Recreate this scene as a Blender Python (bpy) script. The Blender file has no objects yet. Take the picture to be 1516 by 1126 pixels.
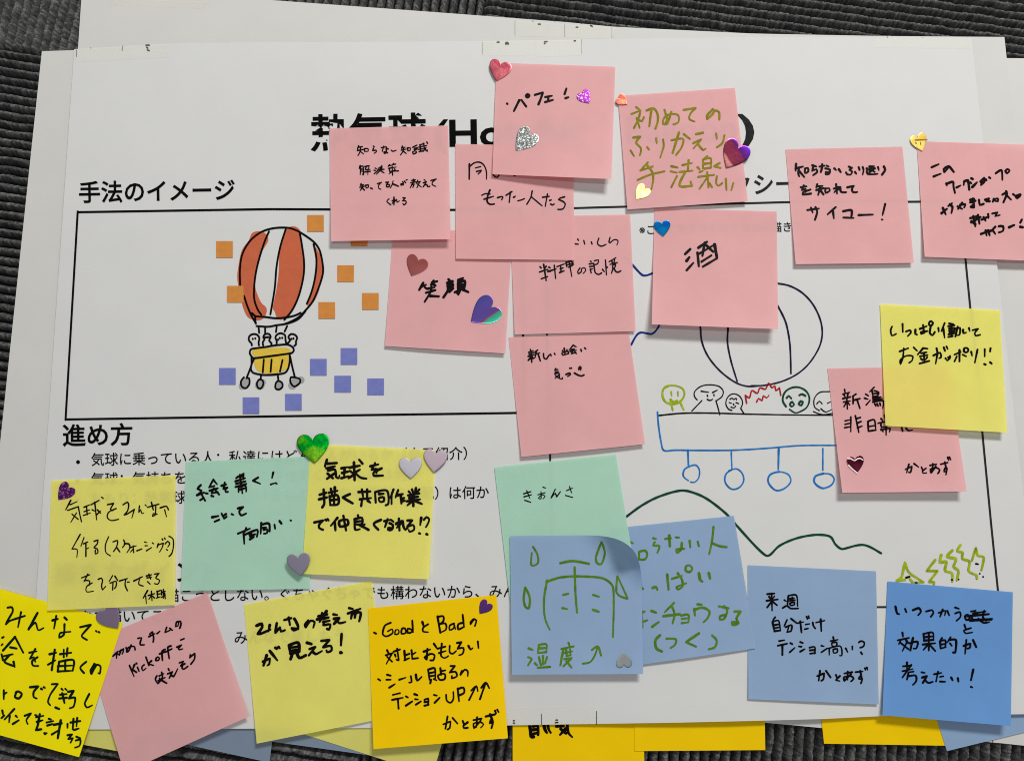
import bpy, math, random
import numpy as np
from mathutils import Vector
from mathutils.geometry import tessellate_polygon

# ------------------------------------------------------------------ camera, light, exposure
SC = bpy.context.scene
COL = SC.collection
TILT = math.radians(7.4)
DIST = 0.444
FPX = 1095.0
cd = bpy.data.cameras.new('camera')
cam = bpy.data.objects.new('camera', cd)
COL.objects.link(cam)
cam.location = (0, -DIST * math.sin(TILT), DIST * math.cos(TILT))
cam.rotation_euler = (TILT, 0, 0)
cd.sensor_fit = 'HORIZONTAL'
cd.sensor_width = 36.0
cd.lens = 36.0 * FPX / 1516.0
cd.clip_start = 0.01
cd.clip_end = 50
SC.camera = cam

w = bpy.data.worlds.new('World')
SC.world = w
w.use_nodes = True
bg = w.node_tree.nodes['Background']
bg.inputs[0].default_value = (0.97, 0.985, 1.0, 1)
bg.inputs[1].default_value = 0.22

def area(name, loc, target, sx, sy, power, color):
    l = bpy.data.lights.new(name, 'AREA')
    l.shape = 'RECTANGLE'
    l.size = sx
    l.size_y = sy
    l.energy = power
    l.color = color
    o = bpy.data.objects.new(name, l)
    COL.objects.link(o)
    o.location = loc
    d = Vector(target) - Vector(loc)
    o.rotation_euler = d.to_track_quat('-Z', 'Y').to_euler()
    return o

# two ceiling panels of the office, one beyond the top of the sheets, one overhead
area('ceiling_panel_lamp', (0.55, 1.25, 1.30), (0.05, 0.05, 0), 0.62, 0.27, 28.0, (1.0, 0.985, 0.95))
area('ceiling_panel_lamp', (-0.05, 0.22, 2.00), (-0.05, 0.22, 0), 1.00, 0.16, 6.1, (1.0, 0.99, 0.965))

SC.view_settings.view_transform = 'Standard'
SC.view_settings.look = 'None'
SC.view_settings.exposure = 0
SC.view_settings.gamma = 1
SC.cycles.max_bounces = 8
SC.cycles.diffuse_bounces = 5
SC.cycles.use_denoising = True
SC.cycles.filter_width = 1.0

random.seed(7)
RND = random.Random(11)

# ------------------------------------------------------------------ photo pixel -> point in the room
_ct, _st = math.cos(TILT), math.sin(TILT)
_cx, _cy, _cz = cam.location

def P(px, py, z=0.0):
    """Point of the plane at height z that is seen at photo pixel (px, py)."""
    a = (px - 758.0) / FPX
    b = -(py - 563.0) / FPX
    dx, dy, dz = a, b * _ct + _st, b * _st - _ct
    t = (z - _cz) / dz
    return (_cx + dx * t, _cy + dy * t, z)

# ------------------------------------------------------------------ materials
def new_mat(name):
    m = bpy.data.materials.new(name)
    m.use_nodes = True
    nt = m.node_tree
    return m, nt, nt.nodes['Principled BSDF'], nt.nodes['Material Output']

def noise_node(nt, scale, detail=4, rough=0.6, coord='Object'):
    tc = nt.nodes.new('ShaderNodeTexCoord')
    n = nt.nodes.new('ShaderNodeTexNoise')
    n.inputs['Scale'].default_value = scale
    n.inputs['Detail'].default_value = detail
    n.inputs['Roughness'].default_value = rough
    nt.links.new(tc.outputs[coord], n.inputs['Vector'])
    return n

def ramp(nt, src, stops):
    r = nt.nodes.new('ShaderNodeValToRGB')
    e = r.color_ramp.elements
    while len(e) < len(stops):
        e.new(0.5)
    for i, (p, c) in enumerate(stops):
        e[i].position = p
        e[i].color = (*c, 1)
    nt.links.new(src, r.inputs[0])
    return r

def paper_mat(name, col, trans=0.0, vary=0.035, bump=0.00006, rough=0.85):
    m, nt, b, out = new_mat(name)
    n = noise_node(nt, 28, 5, 0.65)
    lo = tuple(c * (1 - vary) for c in col)
    hi = tuple(min(1, c * (1 + vary)) for c in col)
    r = ramp(nt, n.outputs['Fac'], [(0.3, lo), (0.7, hi)])
    nt.links.new(r.outputs[0], b.inputs['Base Color'])
    b.inputs['Roughness'].default_value = rough
    b.inputs['Specular IOR Level'].default_value = 0.06
    n2 = noise_node(nt, 900, 3)
    n3 = noise_node(nt, 14, 2)
    mx = nt.nodes.new('ShaderNodeMath')
    mx.operation = 'MULTIPLY_ADD'
    mx.inputs[1].default_value = 14.0
    nt.links.new(n3.outputs['Fac'], mx.inputs[0])
    nt.links.new(n2.outputs['Fac'], mx.inputs[2])
    bp = nt.nodes.new('ShaderNodeBump')
    bp.inputs['Strength'].default_value = 0.5
    bp.inputs['Distance'].default_value = bump
    nt.links.new(mx.outputs[0], bp.inputs['Height'])
    nt.links.new(bp.outputs[0], b.inputs['Normal'])
    if trans > 0:
        t = nt.nodes.new('ShaderNodeBsdfTranslucent')
        nt.links.new(r.outputs[0], t.inputs['Color'])
        ms = nt.nodes.new('ShaderNodeMixShader')
        ms.inputs[0].default_value = trans
        nt.links.new(b.outputs[0], ms.inputs[1])
        nt.links.new(t.outputs[0], ms.inputs[2])
        nt.links.new(ms.outputs[0], out.inputs['Surface'])
    return m

def ink_mat(name, col, rough=0.6, spec=0.05, vary=0.25):
    m, nt, b, out = new_mat(name)
    n = noise_node(nt, 260, 3)
    lo = tuple(c * (1 - vary) for c in col)
    hi = tuple(c * (1 + vary) for c in col)
    r = ramp(nt, n.outputs['Fac'], [(0.3, lo), (0.7, hi)])
    nt.links.new(r.outputs[0], b.inputs['Base Color'])
    b.inputs['Roughness'].default_value = rough
    b.inputs['Specular IOR Level'].default_value = spec
    return m

WHITE = paper_mat('white_paper', (0.665, 0.665, 0.658), 0.0, 0.015, 0.00012)
WHITE2 = paper_mat('white_paper_under', (0.63, 0.626, 0.605), 0.0, 0.02, 0.00012)
PINK = paper_mat('pink_note', (0.88, 0.485, 0.49), 0.26)
YELLOW = paper_mat('yellow_note', (0.98, 0.92, 0.235), 0.34)
GOLD = paper_mat('golden_note', (0.99, 0.83, 0.004), 0.08)
ORANGE = paper_mat('orange_note', (0.99, 0.64, 0.003), 0.08)
GREEN = paper_mat('green_note', (0.50, 0.79, 0.625), 0.26)
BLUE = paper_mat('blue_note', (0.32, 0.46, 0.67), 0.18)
SHADED_BLUE = paper_mat('shaded_blue_note', (0.235, 0.30, 0.40), 0.15)  # darker, greyer blue: shade under the poster put into the colour
SKY = paper_mat('sky_note', (0.16, 0.355, 0.72), 0.18)

INK = ink_mat('black_marker', (0.004, 0.0025, 0.0025), 0.45)
INKG = ink_mat('green_black_marker', (0.002, 0.012, 0.005), 0.45)
OLIVE = ink_mat('olive_marker', (0.23, 0.20, 0.012))
GRASS = ink_mat('grass_marker', (0.085, 0.20, 0.012))
LIME = ink_mat('lime_marker', (0.32, 0.41, 0.012))
NAVY = ink_mat('navy_marker', (0.012, 0.010, 0.035))
NAVY2 = ink_mat('blue_marker', (0.01, 0.025, 0.20))
AZURE = ink_mat('azure_marker', (0.015, 0.17, 0.50))
REDM = ink_mat('red_marker', (0.40, 0.012, 0.012))
PINE = ink_mat('pine_marker', (0.004, 0.055, 0.028))
PRINT = ink_mat('printed_black', (0.004, 0.004, 0.004), 0.7, 0.02)
PRINTG = ink_mat('printed_grey', (0.024, 0.024, 0.024), 0.7, 0.02)
P_ORANGE = ink_mat('printed_orange', (0.62, 0.245, 0.055), 0.8, 0.05, 0.06)
P_BLUE = ink_mat('printed_blue', (0.175, 0.20, 0.50), 0.8, 0.05, 0.06)
P_RED = ink_mat('printed_red', (0.56, 0.130, 0.062), 0.8, 0.05, 0.06)
P_YEL = ink_mat('printed_yellow', (0.72, 0.50, 0.06), 0.8, 0.05, 0.06)
P_GREY = ink_mat('printed_midgrey', (0.36, 0.36, 0.36), 0.8, 0.05, 0.05)

def tape_mat():
    m, nt, b, out = new_mat('clear_tape')
    b.inputs['Base Color'].default_value = (0.97, 0.95, 0.72, 1)
    b.inputs['Roughness'].default_value = 0.32
    t = nt.nodes.new('ShaderNodeBsdfTransparent')
    n = noise_node(nt, 60, 4)
    r = ramp(nt, n.outputs['Fac'], [(0.3, (0.07,) * 3), (0.7, (0.12,) * 3)])
    ms = nt.nodes.new('ShaderNodeMixShader')
    nt.links.new(r.outputs[0], ms.inputs[0])
    nt.links.new(t.outputs[0], ms.inputs[1])
    nt.links.new(b.outputs[0], ms.inputs[2])
    nt.links.new(ms.outputs[0], out.inputs['Surface'])
    return m
TAPE = tape_mat()
FAINT = ink_mat('faint_crease', (0.42, 0.42, 0.38), 0.6, 0.05)

def foil_mat(name, cols, rough=0.22, crinkle=0.0004, scale=90, metallic=1.0, grad=None):
    """Metal foil: colours drift over the foil, fine creases."""
    m, nt, b, out = new_mat(name)
    n = noise_node(nt, scale, 3)
    k = len(cols)
    stops = [(0.36 + 0.28 * i / max(1, k - 1), c) for i, c in enumerate(cols)] if k > 1 else [(0.0, cols[0]), (1.0, cols[0])]
    src = n.outputs['Fac']
    if grad:
        # holographic sheen put into the colour as a ramp along one direction
        dx, dy, stops = grad
        tc = nt.nodes.new('ShaderNodeTexCoord')
        dt = nt.nodes.new('ShaderNodeVectorMath')
        dt.operation = 'DOT_PRODUCT'
        dt.inputs[1].default_value = (dx * 50, dy * 50, 0)
        nt.links.new(tc.outputs['Object'], dt.inputs[0])
        ad = nt.nodes.new('ShaderNodeMath')
        ad.operation = 'MULTIPLY_ADD'
        ad.inputs[1].default_value = 0.16
        nt.links.new(n.outputs['Fac'], ad.inputs[0])
        nt.links.new(dt.outputs['Value'], ad.inputs[2])
        a2 = nt.nodes.new('ShaderNodeMath')
        a2.inputs[1].default_value = 0.42
        nt.links.new(ad.outputs[0], a2.inputs[0])
        src = a2.outputs[0]
    r = ramp(nt, src, stops)
    nt.links.new(r.outputs[0], b.inputs['Base Color'])
    b.inputs['Metallic'].default_value = metallic
    b.inputs['Roughness'].default_value = rough
    if crinkle > 0:
        n2 = noise_node(nt, 240, 3)
        bp = nt.nodes.new('ShaderNodeBump')
        bp.inputs['Strength'].default_value = 0.8
        bp.inputs['Distance'].default_value = crinkle
        nt.links.new(n2.outputs['Fac'], bp.inputs['Height'])
        nt.links.new(bp.outputs[0], b.inputs['Normal'])
    return m

def glitter_mat(name, dark, light, sparkle):
    m, nt, b, out = new_mat(name)
    tc = nt.nodes.new('ShaderNodeTexCoord')
    v = nt.nodes.new('ShaderNodeTexVoronoi')
    v.inputs['Scale'].default_value = 1500
    nt.links.new(tc.outputs['Object'], v.inputs['Vector'])
    sep = nt.nodes.new('ShaderNodeSeparateColor')
    nt.links.new(v.outputs['Color'], sep.inputs[0])
    r = ramp(nt, sep.outputs[0], [(0.15, dark), (0.75, light), (0.93, sparkle)])
    nt.links.new(r.outputs[0], b.inputs['Base Color'])
    b.inputs['Metallic'].default_value = 0.75
    b.inputs['Roughness'].default_value = 0.3
    bp = nt.nodes.new('ShaderNodeBump')
    bp.inputs['Strength'].default_value = 1.0
    bp.inputs['Distance'].default_value = 0.0006
    nt.links.new(sep.outputs[1], bp.inputs['Height'])
    nt.links.new(bp.outputs[0], b.inputs['Normal'])
    return m

# ------------------------------------------------------------------ mesh helpers
class MB:
    def __init__(s):
        s.v, s.f = [], []
    def build(s, name, mat, parent=None, origin=None, smooth=False):
        o3 = origin if origin else ((0, 0, 0))
        me = bpy.data.meshes.new(name)
        me.from_pydata([(a - o3[0], b - o3[1], c - o3[2]) for a, b, c in s.v], [], s.f)
        me.materials.append(mat)
        if smooth:
            for p in me.polygons:
                p.use_smooth = True
        me.update()
        o = bpy.data.objects.new(name, me)
        COL.objects.link(o)
        if parent is not None:
            o.parent = parent
        elif origin:
            o.location = origin
        return o

def tag(o, label, cat, group=None, kind=None):
    o['label'] = label
    o['category'] = cat
    if group:
        o['group'] = group
    if kind:
        o['kind'] = kind

def parse(txt, x0=0.0, y0=0.0, s=1.0):
    out = []
    for st in txt.split('/'):
        t = [float(q) for q in st.split()]
        if len(t) >= 2:
            out.append([(x0 + t[i] / s, y0 + t[i + 1] / s) for i in range(0, len(t) - 1, 2)])
    return out

def catmull(pts, step):
    if len(pts) < 3:
        return resample(pts, step)
    q = [pts[0]] + list(pts) + [pts[-1]]
    if math.dist(pts[0], pts[-1]) < 1e-6:
        q[0], q[-1] = pts[-2], pts[1]
    out = []
    for i in range(1, len(q) - 2):
        p0, p1, p2, p3 = q[i - 1], q[i], q[i + 1], q[i + 2]
        n = max(2, min(14, int(math.dist(p1, p2) / step)))
        # keep corners where a pen changes direction sharply
        def tan(a, b, c):
            d1 = (b[0] - a[0], b[1] - a[1]); d2 = (c[0] - b[0], c[1] - b[1])
            l1 = math.hypot(*d1) + 1e-9; l2 = math.hypot(*d2) + 1e-9
            cs = (d1[0] * d2[0] + d1[1] * d2[1]) / (l1 * l2)
            k = 0.55 if cs > -0.45 else 0.12
            m = min(l1, l2)
            tx, ty = d1[0] / l1 + d2[0] / l2, d1[1] / l1 + d2[1] / l2
            return tx * k * m, ty * k * m
        m1 = tan(p0, p1, p2) if p0 != p1 else (0.5 * (p2[0] - p1[0]), 0.5 * (p2[1] - p1[1]))
        m2 = tan(p1, p2, p3) if p3 != p2 else (0.5 * (p2[0] - p1[0]), 0.5 * (p2[1] - p1[1]))
        for j in range(n):
            t = j / n
            h1 = 2 * t**3 - 3 * t**2 + 1; h2 = t**3 - 2 * t**2 + t
            h3 = -2 * t**3 + 3 * t**2; h4 = t**3 - t**2
            out.append((h1 * p1[0] + h2 * m1[0] + h3 * p2[0] + h4 * m2[0],
                        h1 * p1[1] + h2 * m1[1] + h3 * p2[1] + h4 * m2[1]))
    out.append(pts[-1])
    return out

def resample(pts, step):
    if len(pts) == 1:
        return list(pts)
    out = []
    for a, b in zip(pts, pts[1:]):
        n = max(1, int(math.dist(a, b) / step))
        for j in range(n):
            out.append((a[0] + (b[0] - a[0]) * j / n, a[1] + (b[1] - a[1]) * j / n))
    out.append(pts[-1])
    return out

def stroke(mb, pts, width, surf, k, smooth=True, even=False, step=2.2):
    """A pen line of the given width (photo pixels) lying on the surface surf(px, py, lift)."""
    lift = 0.00012 + (k % 24) * 0.000004
    if len(pts) == 2 and math.dist(*pts) < 1e-6:
        pts = pts[:1]
    q = catmull(pts, step) if smooth else resample(pts, 5.0)
    q = [p for i, p in enumerate(q) if i == 0 or math.dist(p, q[i - 1]) > 1e-4]
    n = len(q)
    hw = width / 2.0 * (1.04 if even else 1.22) * (1 if even else RND.uniform(0.9, 1.1))
    taper0 = 1 if even else RND.uniform(0.9, 1.12)
    taper1 = 1 if even else RND.uniform(0.62, 1.0)
    W = []
    for i in range(n):
        t = i / max(1, n - 1)
        wv = taper0 + (taper1 - taper0) * t**1.6
        if not even:
            wv *= 1 + 0.07 * math.sin(i * 0.9 + k * 2.3)
        W.append(hw * wv)
    if n > 1:
        base = len(mb.v)
        for i in range(n):
            a = q[max(0, i - 1)]; b = q[min(n - 1, i + 1)]
            d = math.dist(a, b) or 1
            nx, ny = -(b[1] - a[1]) / d, (b[0] - a[0]) / d
            mb.v.append(surf(q[i][0] + nx * W[i], q[i][1] + ny * W[i], lift))
            mb.v.append(surf(q[i][0] - nx * W[i], q[i][1] - ny * W[i], lift))
        for i in range(n - 1):
            j = base + 2 * i
            mb.f.append((j, j + 1, j + 3, j + 2))
    def disc(p, r, dz):
        c = len(mb.v)
        m = 10
        for a in range(m):
            an = -2 * math.pi * a / m
            mb.v.append(surf(p[0] + r * math.cos(an), p[1] + r * math.sin(an), lift + dz))
        mb.f.append(tuple(range(c, c + m)))
    disc(q[0], W[0], -0.000005)
    if n > 1:
        disc(q[-1], W[-1], -0.000005)
    # round the sharp corners
    if n > 2:
        for i in range(1, n - 1):
            d1 = (q[i][0] - q[i - 1][0], q[i][1] - q[i - 1][1]); d2 = (q[i + 1][0] - q[i][0], q[i + 1][1] - q[i][1])
            cs = (d1[0] * d2[0] + d1[1] * d2[1]) / ((math.hypot(*d1) * math.hypot(*d2)) or 1)
            if cs < 0.72:
                disc(q[i], W[i], -0.000008)

def strokes(txt, x0, y0, s, width, surf, name, mat, parent, origin=None, smooth=True, even=False):
    mb = MB()
    for k, p in enumerate(parse(txt, x0, y0, s)):
        stroke(mb, p, width / s, surf, k, smooth, even)
    return mb.build(name, mat, parent, origin)

def polyfill(mb, pts, surf, lift):
    t = tessellate_polygon([[Vector((p[0], -p[1], 0)) for p in pts]])
    b = len(mb.v)
    for p in pts:
        mb.v.append(surf(p[0], p[1], lift))
    for tri in t:
        a, c, d = (pts[i] for i in tri)
        cr = (c[0] - a[0]) * (d[1] - a[1]) - (c[1] - a[1]) * (d[0] - a[0])
        tri = tri if cr < 0 else tri[::-1]
        mb.f.append(tuple(b + i for i in tri))

def bilerp(c, u, v):
    (ax, ay), (bx, by), (cx, cy), (dx, dy) = c      # TL TR BR BL
    return (ax * (1 - u) * (1 - v) + bx * u * (1 - v) + cx * u * v + dx * (1 - u) * v,
            ay * (1 - u) * (1 - v) + by * u * (1 - v) + cy * u * v + dy * (1 - u) * v)

def poly_at(pl, t):
    """Point at share t (by x) along a polyline."""
    L = [0]
    for a, b in zip(pl, pl[1:]):
        L.append(L[-1] + math.dist(a, b))
    d = t * L[-1]
    for i in range(len(pl) - 1):
        if d <= L[i + 1] or i == len(pl) - 2:
            f = (d - L[i]) / (L[i + 1] - L[i])
            return (pl[i][0] + (pl[i + 1][0] - pl[i][0]) * f, pl[i][1] + (pl[i + 1][1] - pl[i][1]) * f)

# ------------------------------------------------------------------ carpet tiles (heightfield of looped ribs)
def carpet():
    x0, y0 = P(690, 165)[:2]
    xa, ya = P(690 + 400, 165 + 400 * math.tan(math.radians(8.0)))[:2]
    ang = math.atan2(ya - y0, xa - x0)
    ca, sa = math.cos(ang), math.sin(ang)
    step = 0.00050
    xs = np.arange(-0.365, 0.365, step)
    ys = np.arange(-0.275, 0.275, step)
    X, Y = np.meshgrid(xs, ys)
    U = (X - x0) * ca + (Y - y0) * sa
    V = -(X - x0) * sa + (Y - y0) * ca
    rng = np.random.RandomState(5)
    quad = (U > 0) == (V > 0)            # ribs run along U in two of the tiles
    S = np.where(quad, V, U)             # across the ribs
    T = np.where(quad, U, V)             # along the ribs
    def vnoise(a, b, n=256, seed=1):
        r = np.random.RandomState(seed).rand(n, n)
        ia = np.floor(a).astype(int); ib = np.floor(b).astype(int)
        fa = a - ia; fb = b - ib
        fa = fa * fa * (3 - 2 * fa); fb = fb * fb * (3 - 2 * fb)
        g = lambda p, q: r[p % n, q % n]
        return (g(ia, ib) * (1 - fa) * (1 - fb) + g(ia + 1, ib) * fa * (1 - fb) +
                g(ia, ib + 1) * (1 - fa) * fb + g(ia + 1, ib + 1) * fa * fb)
    pitch = 0.0058
    Sw = S + 0.0004 * (vnoise(S * 60, T * 130, seed=2) - 0.5) * 2
    ph = Sw / pitch
    rib = np.floor(ph).astype(int)
    fr = ph - rib - 0.5
    prof = np.sqrt(np.clip(1 - (np.abs(fr) / 0.40) ** 2, 0, 1))
    rr = np.random.RandomState(9).rand(4096)
    rh = rr[rib % 4096]
    # each rib is two plies of small loops, leaning against one another
    row = np.floor(ph * 2).astype(int)
    loop = 0.0013
    tl = T / loop + np.abs(fr) * 0.25 + rr[(row * 7) % 4096] * 3 + 0.6 * vnoise(T * 260, row * 1.7, seed=3)
    lc = np.floor(tl).astype(int)
    fl = tl - lc - 0.5
    rnd = np.random.RandomState(21).rand(512, 512)
    lr = rnd[row % 512, lc % 512]
    bump = np.sqrt(np.clip(1 - (np.abs(fl) / 0.6) ** 2, 0, 1))
    fine = vnoise(X / 0.0008, Y / 0.0008, seed=4)
    fine2 = vnoise(X / 0.0015, Y / 0.0015, seed=6)
    Z = 0.0062 * prof * (0.85 + 0.15 * rh) + 0.00025 * prof * bump * (0.5 + 1.0 * lr) + 0.0007 * (fine - 0.5) + 0.0006 * (fine2 - 0.5)
    edge = np.minimum(np.abs(U), np.abs(V))
    Z -= 0.0022 * np.exp(-(edge / 0.0014) ** 2)
    Z -= 0.0068
    ny, nx = X.shape
    # nothing shows below the middle of the sheets: leave the pile out there
    hide = np.zeros((ny, nx), bool)
    cl, ct = P(150, 150)[:2]; cr, cb = P(1420, 1010)[:2]
    hide[(X > cl) & (X < cr) & (Y < ct) & (Y > cb)] = True
    idx = -np.ones(ny * nx, dtype=np.int64)
    keep = ~hide.ravel()
    idx[keep] = np.arange(keep.sum())
    idx = idx.reshape(ny, nx)
    q = np.stack([idx[:-1, :-1], idx[:-1, 1:], idx[1:, 1:], idx[1:, :-1]], -1).reshape(-1, 4)
    q = q[(q >= 0).all(1)]
    co = np.stack([X.ravel()[keep], Y.ravel()[keep], Z.ravel()[keep]], -1).astype(np.float32)
    me = bpy.data.meshes.new('carpet')
    me.vertices.add(len(co))
    me.vertices.foreach_set('co', co.ravel())
    me.loops.add(q.size)
    me.loops.foreach_set('vertex_index', q.ravel().astype(np.int32))
    me.polygons.add(len(q))
    me.polygons.foreach_set('loop_start', (np.arange(len(q)) * 4).astype(np.int32))
    me.polygons.foreach_set('loop_total', np.full(len(q), 4, np.int32))
    me.polygons.foreach_set('use_smooth', np.ones(len(q), bool))
    me.update()
    me.validate()
    # yarn colour: loops in lighter or darker grey yarn; groove shade painted near black
    at = me.attributes.new('yarn', 'FLOAT', 'POINT')
    yarn = np.where(prof > 0.02, 0.06 + 0.28 * lr + 0.12 * rh + 0.30 * fine2 + 0.24 * fine, 0.0).ravel()[keep]
    at.data.foreach_set('value', yarn.astype(np.float32))
    m, nt, b, out = new_mat('carpet_yarn')
    a = nt.nodes.new('ShaderNodeAttribute')
    a.attribute_name = 'yarn'
    r = ramp(nt, a.outputs['Fac'], [(0.02, (0.008, 0.008, 0.008)), (0.16, (0.030, 0.030, 0.031)), (0.5, (0.078, 0.078, 0.078)), (0.85, (0.20, 0.199, 0.195))])
    n = noise_node(nt, 1200, 3)
    r2 = ramp(nt, n.outputs['Fac'], [(0.3, (0.45,) * 3), (0.7, (1.35,) * 3)])
    mx = nt.nodes.new('ShaderNodeMix')
    mx.data_type = 'RGBA'
    mx.blend_type = 'MULTIPLY'
    mx.inputs[0].default_value = 1.0
    nt.links.new(r.outputs[0], mx.inputs[6])
    nt.links.new(r2.outputs[0], mx.inputs[7])
    nt.links.new(mx.outputs[2], b.inputs['Base Color'])
    b.inputs['Roughness'].default_value = 0.95
    b.inputs['Specular IOR Level'].default_value = 0.1
    me.materials.append(m)
    o = bpy.data.objects.new('carpet', me)
    COL.objects.link(o)
    tag(o, 'dark grey carpet tiles with looped ribs turned a quarter from tile to tile', 'carpet', None, 'structure')
carpet()

# ------------------------------------------------------------------ the big printed sheets
def hp(x, y):
    """Gentle waves of the main taped sheet."""
    return (0.00035 * (math.sin(23 * x + 9 * y + 0.6) + math.sin(-11 * x + 27 * y + 2.0)) + 0.0007 + 0.00010 * math.sin(85 * x + 40 * y) * math.sin(70 * y - 30 * x + 1.0)
            + 0.0024 * math.exp(-((x - 0.12) / 0.07) ** 2 - ((y + 0.205) / 0.03) ** 2)
            + 0.0022 * math.exp(-((x - 0.27) / 0.06) ** 2 - ((y + 0.20) / 0.025) ** 2)
            + 0.0010 * math.exp(-((x + 0.10) / 0.09) ** 2 - ((y - 0.19) / 0.03) ** 2))
Z3, Z2, ZH, ZM = 0.0002, 0.0004, 0.0006, 0.0014

def on_sheet(px, py, base):
    z = base
    for _ in range(4):
        x, y, _z = P(px, py, z)
        z = base + hp(x, y)
    return P(px, py, z)

def main_surf(px, py, lift=0.0):
    return on_sheet(px, py, ZM + lift)

def sheet_mesh(name, top, bottom, nu, nv, f, mat, parent=None, origin=None):
    mb = MB()
    for j in range(nv + 1):
        for i in range(nu + 1):
            t = poly_at(top, i / nu); b = poly_at(bottom, i / nu)
            v = j / nv
            mb.v.append(f(t[0] + (b[0] - t[0]) * v, t[1] + (b[1] - t[1]) * v))
    for j in range(nv):
        for i in range(nu):
            a = j * (nu + 1) + i
            mb.f.append((a, a + nu + 1, a + nu + 2, a + 1))
    th = 0.00004 if parent else 0.0001
    ring = [(i, 0) for i in range(nu)] + [(nu, j) for j in range(nv)] + [(i, nv) for i in range(nu, 0, -1)] + [(0, j) for j in range(nv, 0, -1)]
    base = len(mb.v)
    for i, j in ring:
        x, y, z = mb.v[j * (nu + 1) + i]
        mb.v.append((x, y, z))
        mb.v.append((x, y, z - th))
    m = len(ring)
    for k in range(m):
        c, d = base + 2 * k, base + 2 * ((k + 1) % m)
        mb.f.append((c, d, d + 1, c + 1))
    o = mb.build(name, mat, parent, origin, True)
    return o

flat = lambda z: (lambda px, py: P(px, py, z))
o = sheet_mesh('paper_sheet', [(62, 76), (110, 74), (900, 80), (1560, 87)], [(-42, 1050), (500, 1056), (1000, 1066), (1640, 1070)], 24, 20, flat(Z3), WHITE2, None, P(700, 560, Z3))
tag(o, 'lowest white paper sheet, its long edge showing beside the dark carpet ribs', 'paper sheet', 'large white paper sheets')
o = sheet_mesh('paper_sheet', [(122, -24), (395, 0), (640, 18), (838, 33), (910, 40), (1116, 50), (1300, 53.5), (1487, 55)],
               [(50, 1035), (700, 1050), (1000, 1064), (1133, 1069), (1219, 1077), (1470, 1098), (1600, 1112)], 40, 24, flat(Z2), WHITE2, None, P(760, 560, Z2))
tag(o, 'white paper sheet just under the main poster, sticking out above its title edge', 'paper sheet', 'large white paper sheets')
SHEET2 = o

poster = bpy.data.objects.new('poster', None)
COL.objects.link(poster)
poster.empty_display_size = 0.05
tag(poster, 'top white poster of taped sheets with printed balloon picture and marker drawing', 'poster')
sheet_mesh('sheet', [(110, 73), (250, 64.5), (400, 62.5), (560, 62.5), (700, 61), (794, 60)],
           [(40, 1079), (136, 1079), (553, 1077), (700, 1074), (808, 1072)], 70, 76, main_surf, WHITE, poster)
sheet_mesh('sheet', [(789, 60), (861, 58.5), (1000, 57), (1116, 55), (1297, 56), (1438, 56.5)],
           [(803, 1072), (1000, 1069), (1130, 1066), (1219, 1063.5), (1310, 1059), (1400, 1058), (1552, 1056)], 70, 76, lambda a, b: main_surf(a, b, 0.00004), WHITE, poster)

def psurf(px, py, lift=0.0):
    return main_surf(px, py, lift + 0.00014)

_font_ob = None
def text_mesh(body, bold):
    c = bpy.data.curves.new('txt', 'FONT')
    c.body = body
    c.size = 1
    c.offset = bold
    c.resolution_u = 3
    o = bpy.data.objects.new('txt', c)
    COL.objects.link(o)
    dg = bpy.context.evaluated_depsgraph_get()
    m = bpy.data.meshes.new_from_object(o.evaluated_get(dg))
    vs = [(v.co.x, v.co.y) for v in m.vertices]
    fs = [tuple(p.vertices) for p in m.polygons]
    bpy.data.objects.remove(o)
    bpy.data.curves.remove(c)
    bpy.data.meshes.remove(m)
    return vs, fs

def printed(mb, body, A, B, em, adv=None, bold=0.0, k=0):
    """Printed line of text whose baseline runs from photo pixel A to B; adv = its advance in ems."""
    vs, fs = text_mesh(body, bold)
    adv = adv if adv else max(v[0] for v in vs)
    ux, uy = (B[0] - A[0]) / adv, (B[1] - A[1]) / adv
    l = math.hypot(ux, uy)
    nx, ny = uy / l * em, -ux / l * em
    b = len(mb.v)
    for x, y in vs:
        mb.v.append(psurf(A[0] + ux * x + nx * y, A[1] + uy * x + ny * y, 0.00012 + 0.000003 * k))
    for f in fs:
        mb.f.append(tuple(b + i for i in f))

def one(mat, name, *a):
    mb = MB()
    printed(mb, *a)
    mb.build(name, mat, poster)
one(PRINT, 'printed_title', '熱気球', (459, 218.2), (632, 215.4), 57, 3, 0.021)
one(PRINT, 'printed_title', '(Hot Air', (641, 216.5), (872, 212.9), 55, None, 0.023)
one(PRINT, 'printed_title', 'Balloon', (924, 212.1), (1090, 209.5), 55, None, 0.023)
one(PRINTG, 'printed_title', ')', (1093, 209.5), (1117, 209.2), 57, None, 0.020)
one(PRINTG, 'printed_heading', 'ワークシート', (1015, 289), (1213, 283), 34, 6, 0.018)
one(PRINT, 'printed_heading', '手法のイメージ', (116, 297.5), (349, 293.5), 34, 7, 0.018)
one(PRINT, 'printed_heading', '進め方', (92, 657.5), (198, 655.5), 35, 3, 0.018)
one(PRINT, 'printed_heading', '描き方ポイント', (81, 862.5), (329, 858), 35, 7, 0.018)
def line(body, x, y, pitch, em, slope=-0.0165, mat=None):
    n = len(body)
    mb = MB()
    printed(mb, body, (x, y), (x + n * pitch, y + n * pitch * slope), em, n, 0.007)
    mb.build('printed_line', mat or PRINT, poster)
line('気球に乗っている人：私達にはどんな人がいるか（自己紹介）', 134.5, 687.5, 20.4, 20.6)
line('気球：気持ちをポジティブにさせてくれるものは何か', 134.5, 716.5, 20.4, 20.6)
line('おもり：熱気球の浮上を妨げるもの（不安や課題と心配）は何か', 133, 745.5, 20.4, 20.6)
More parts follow.
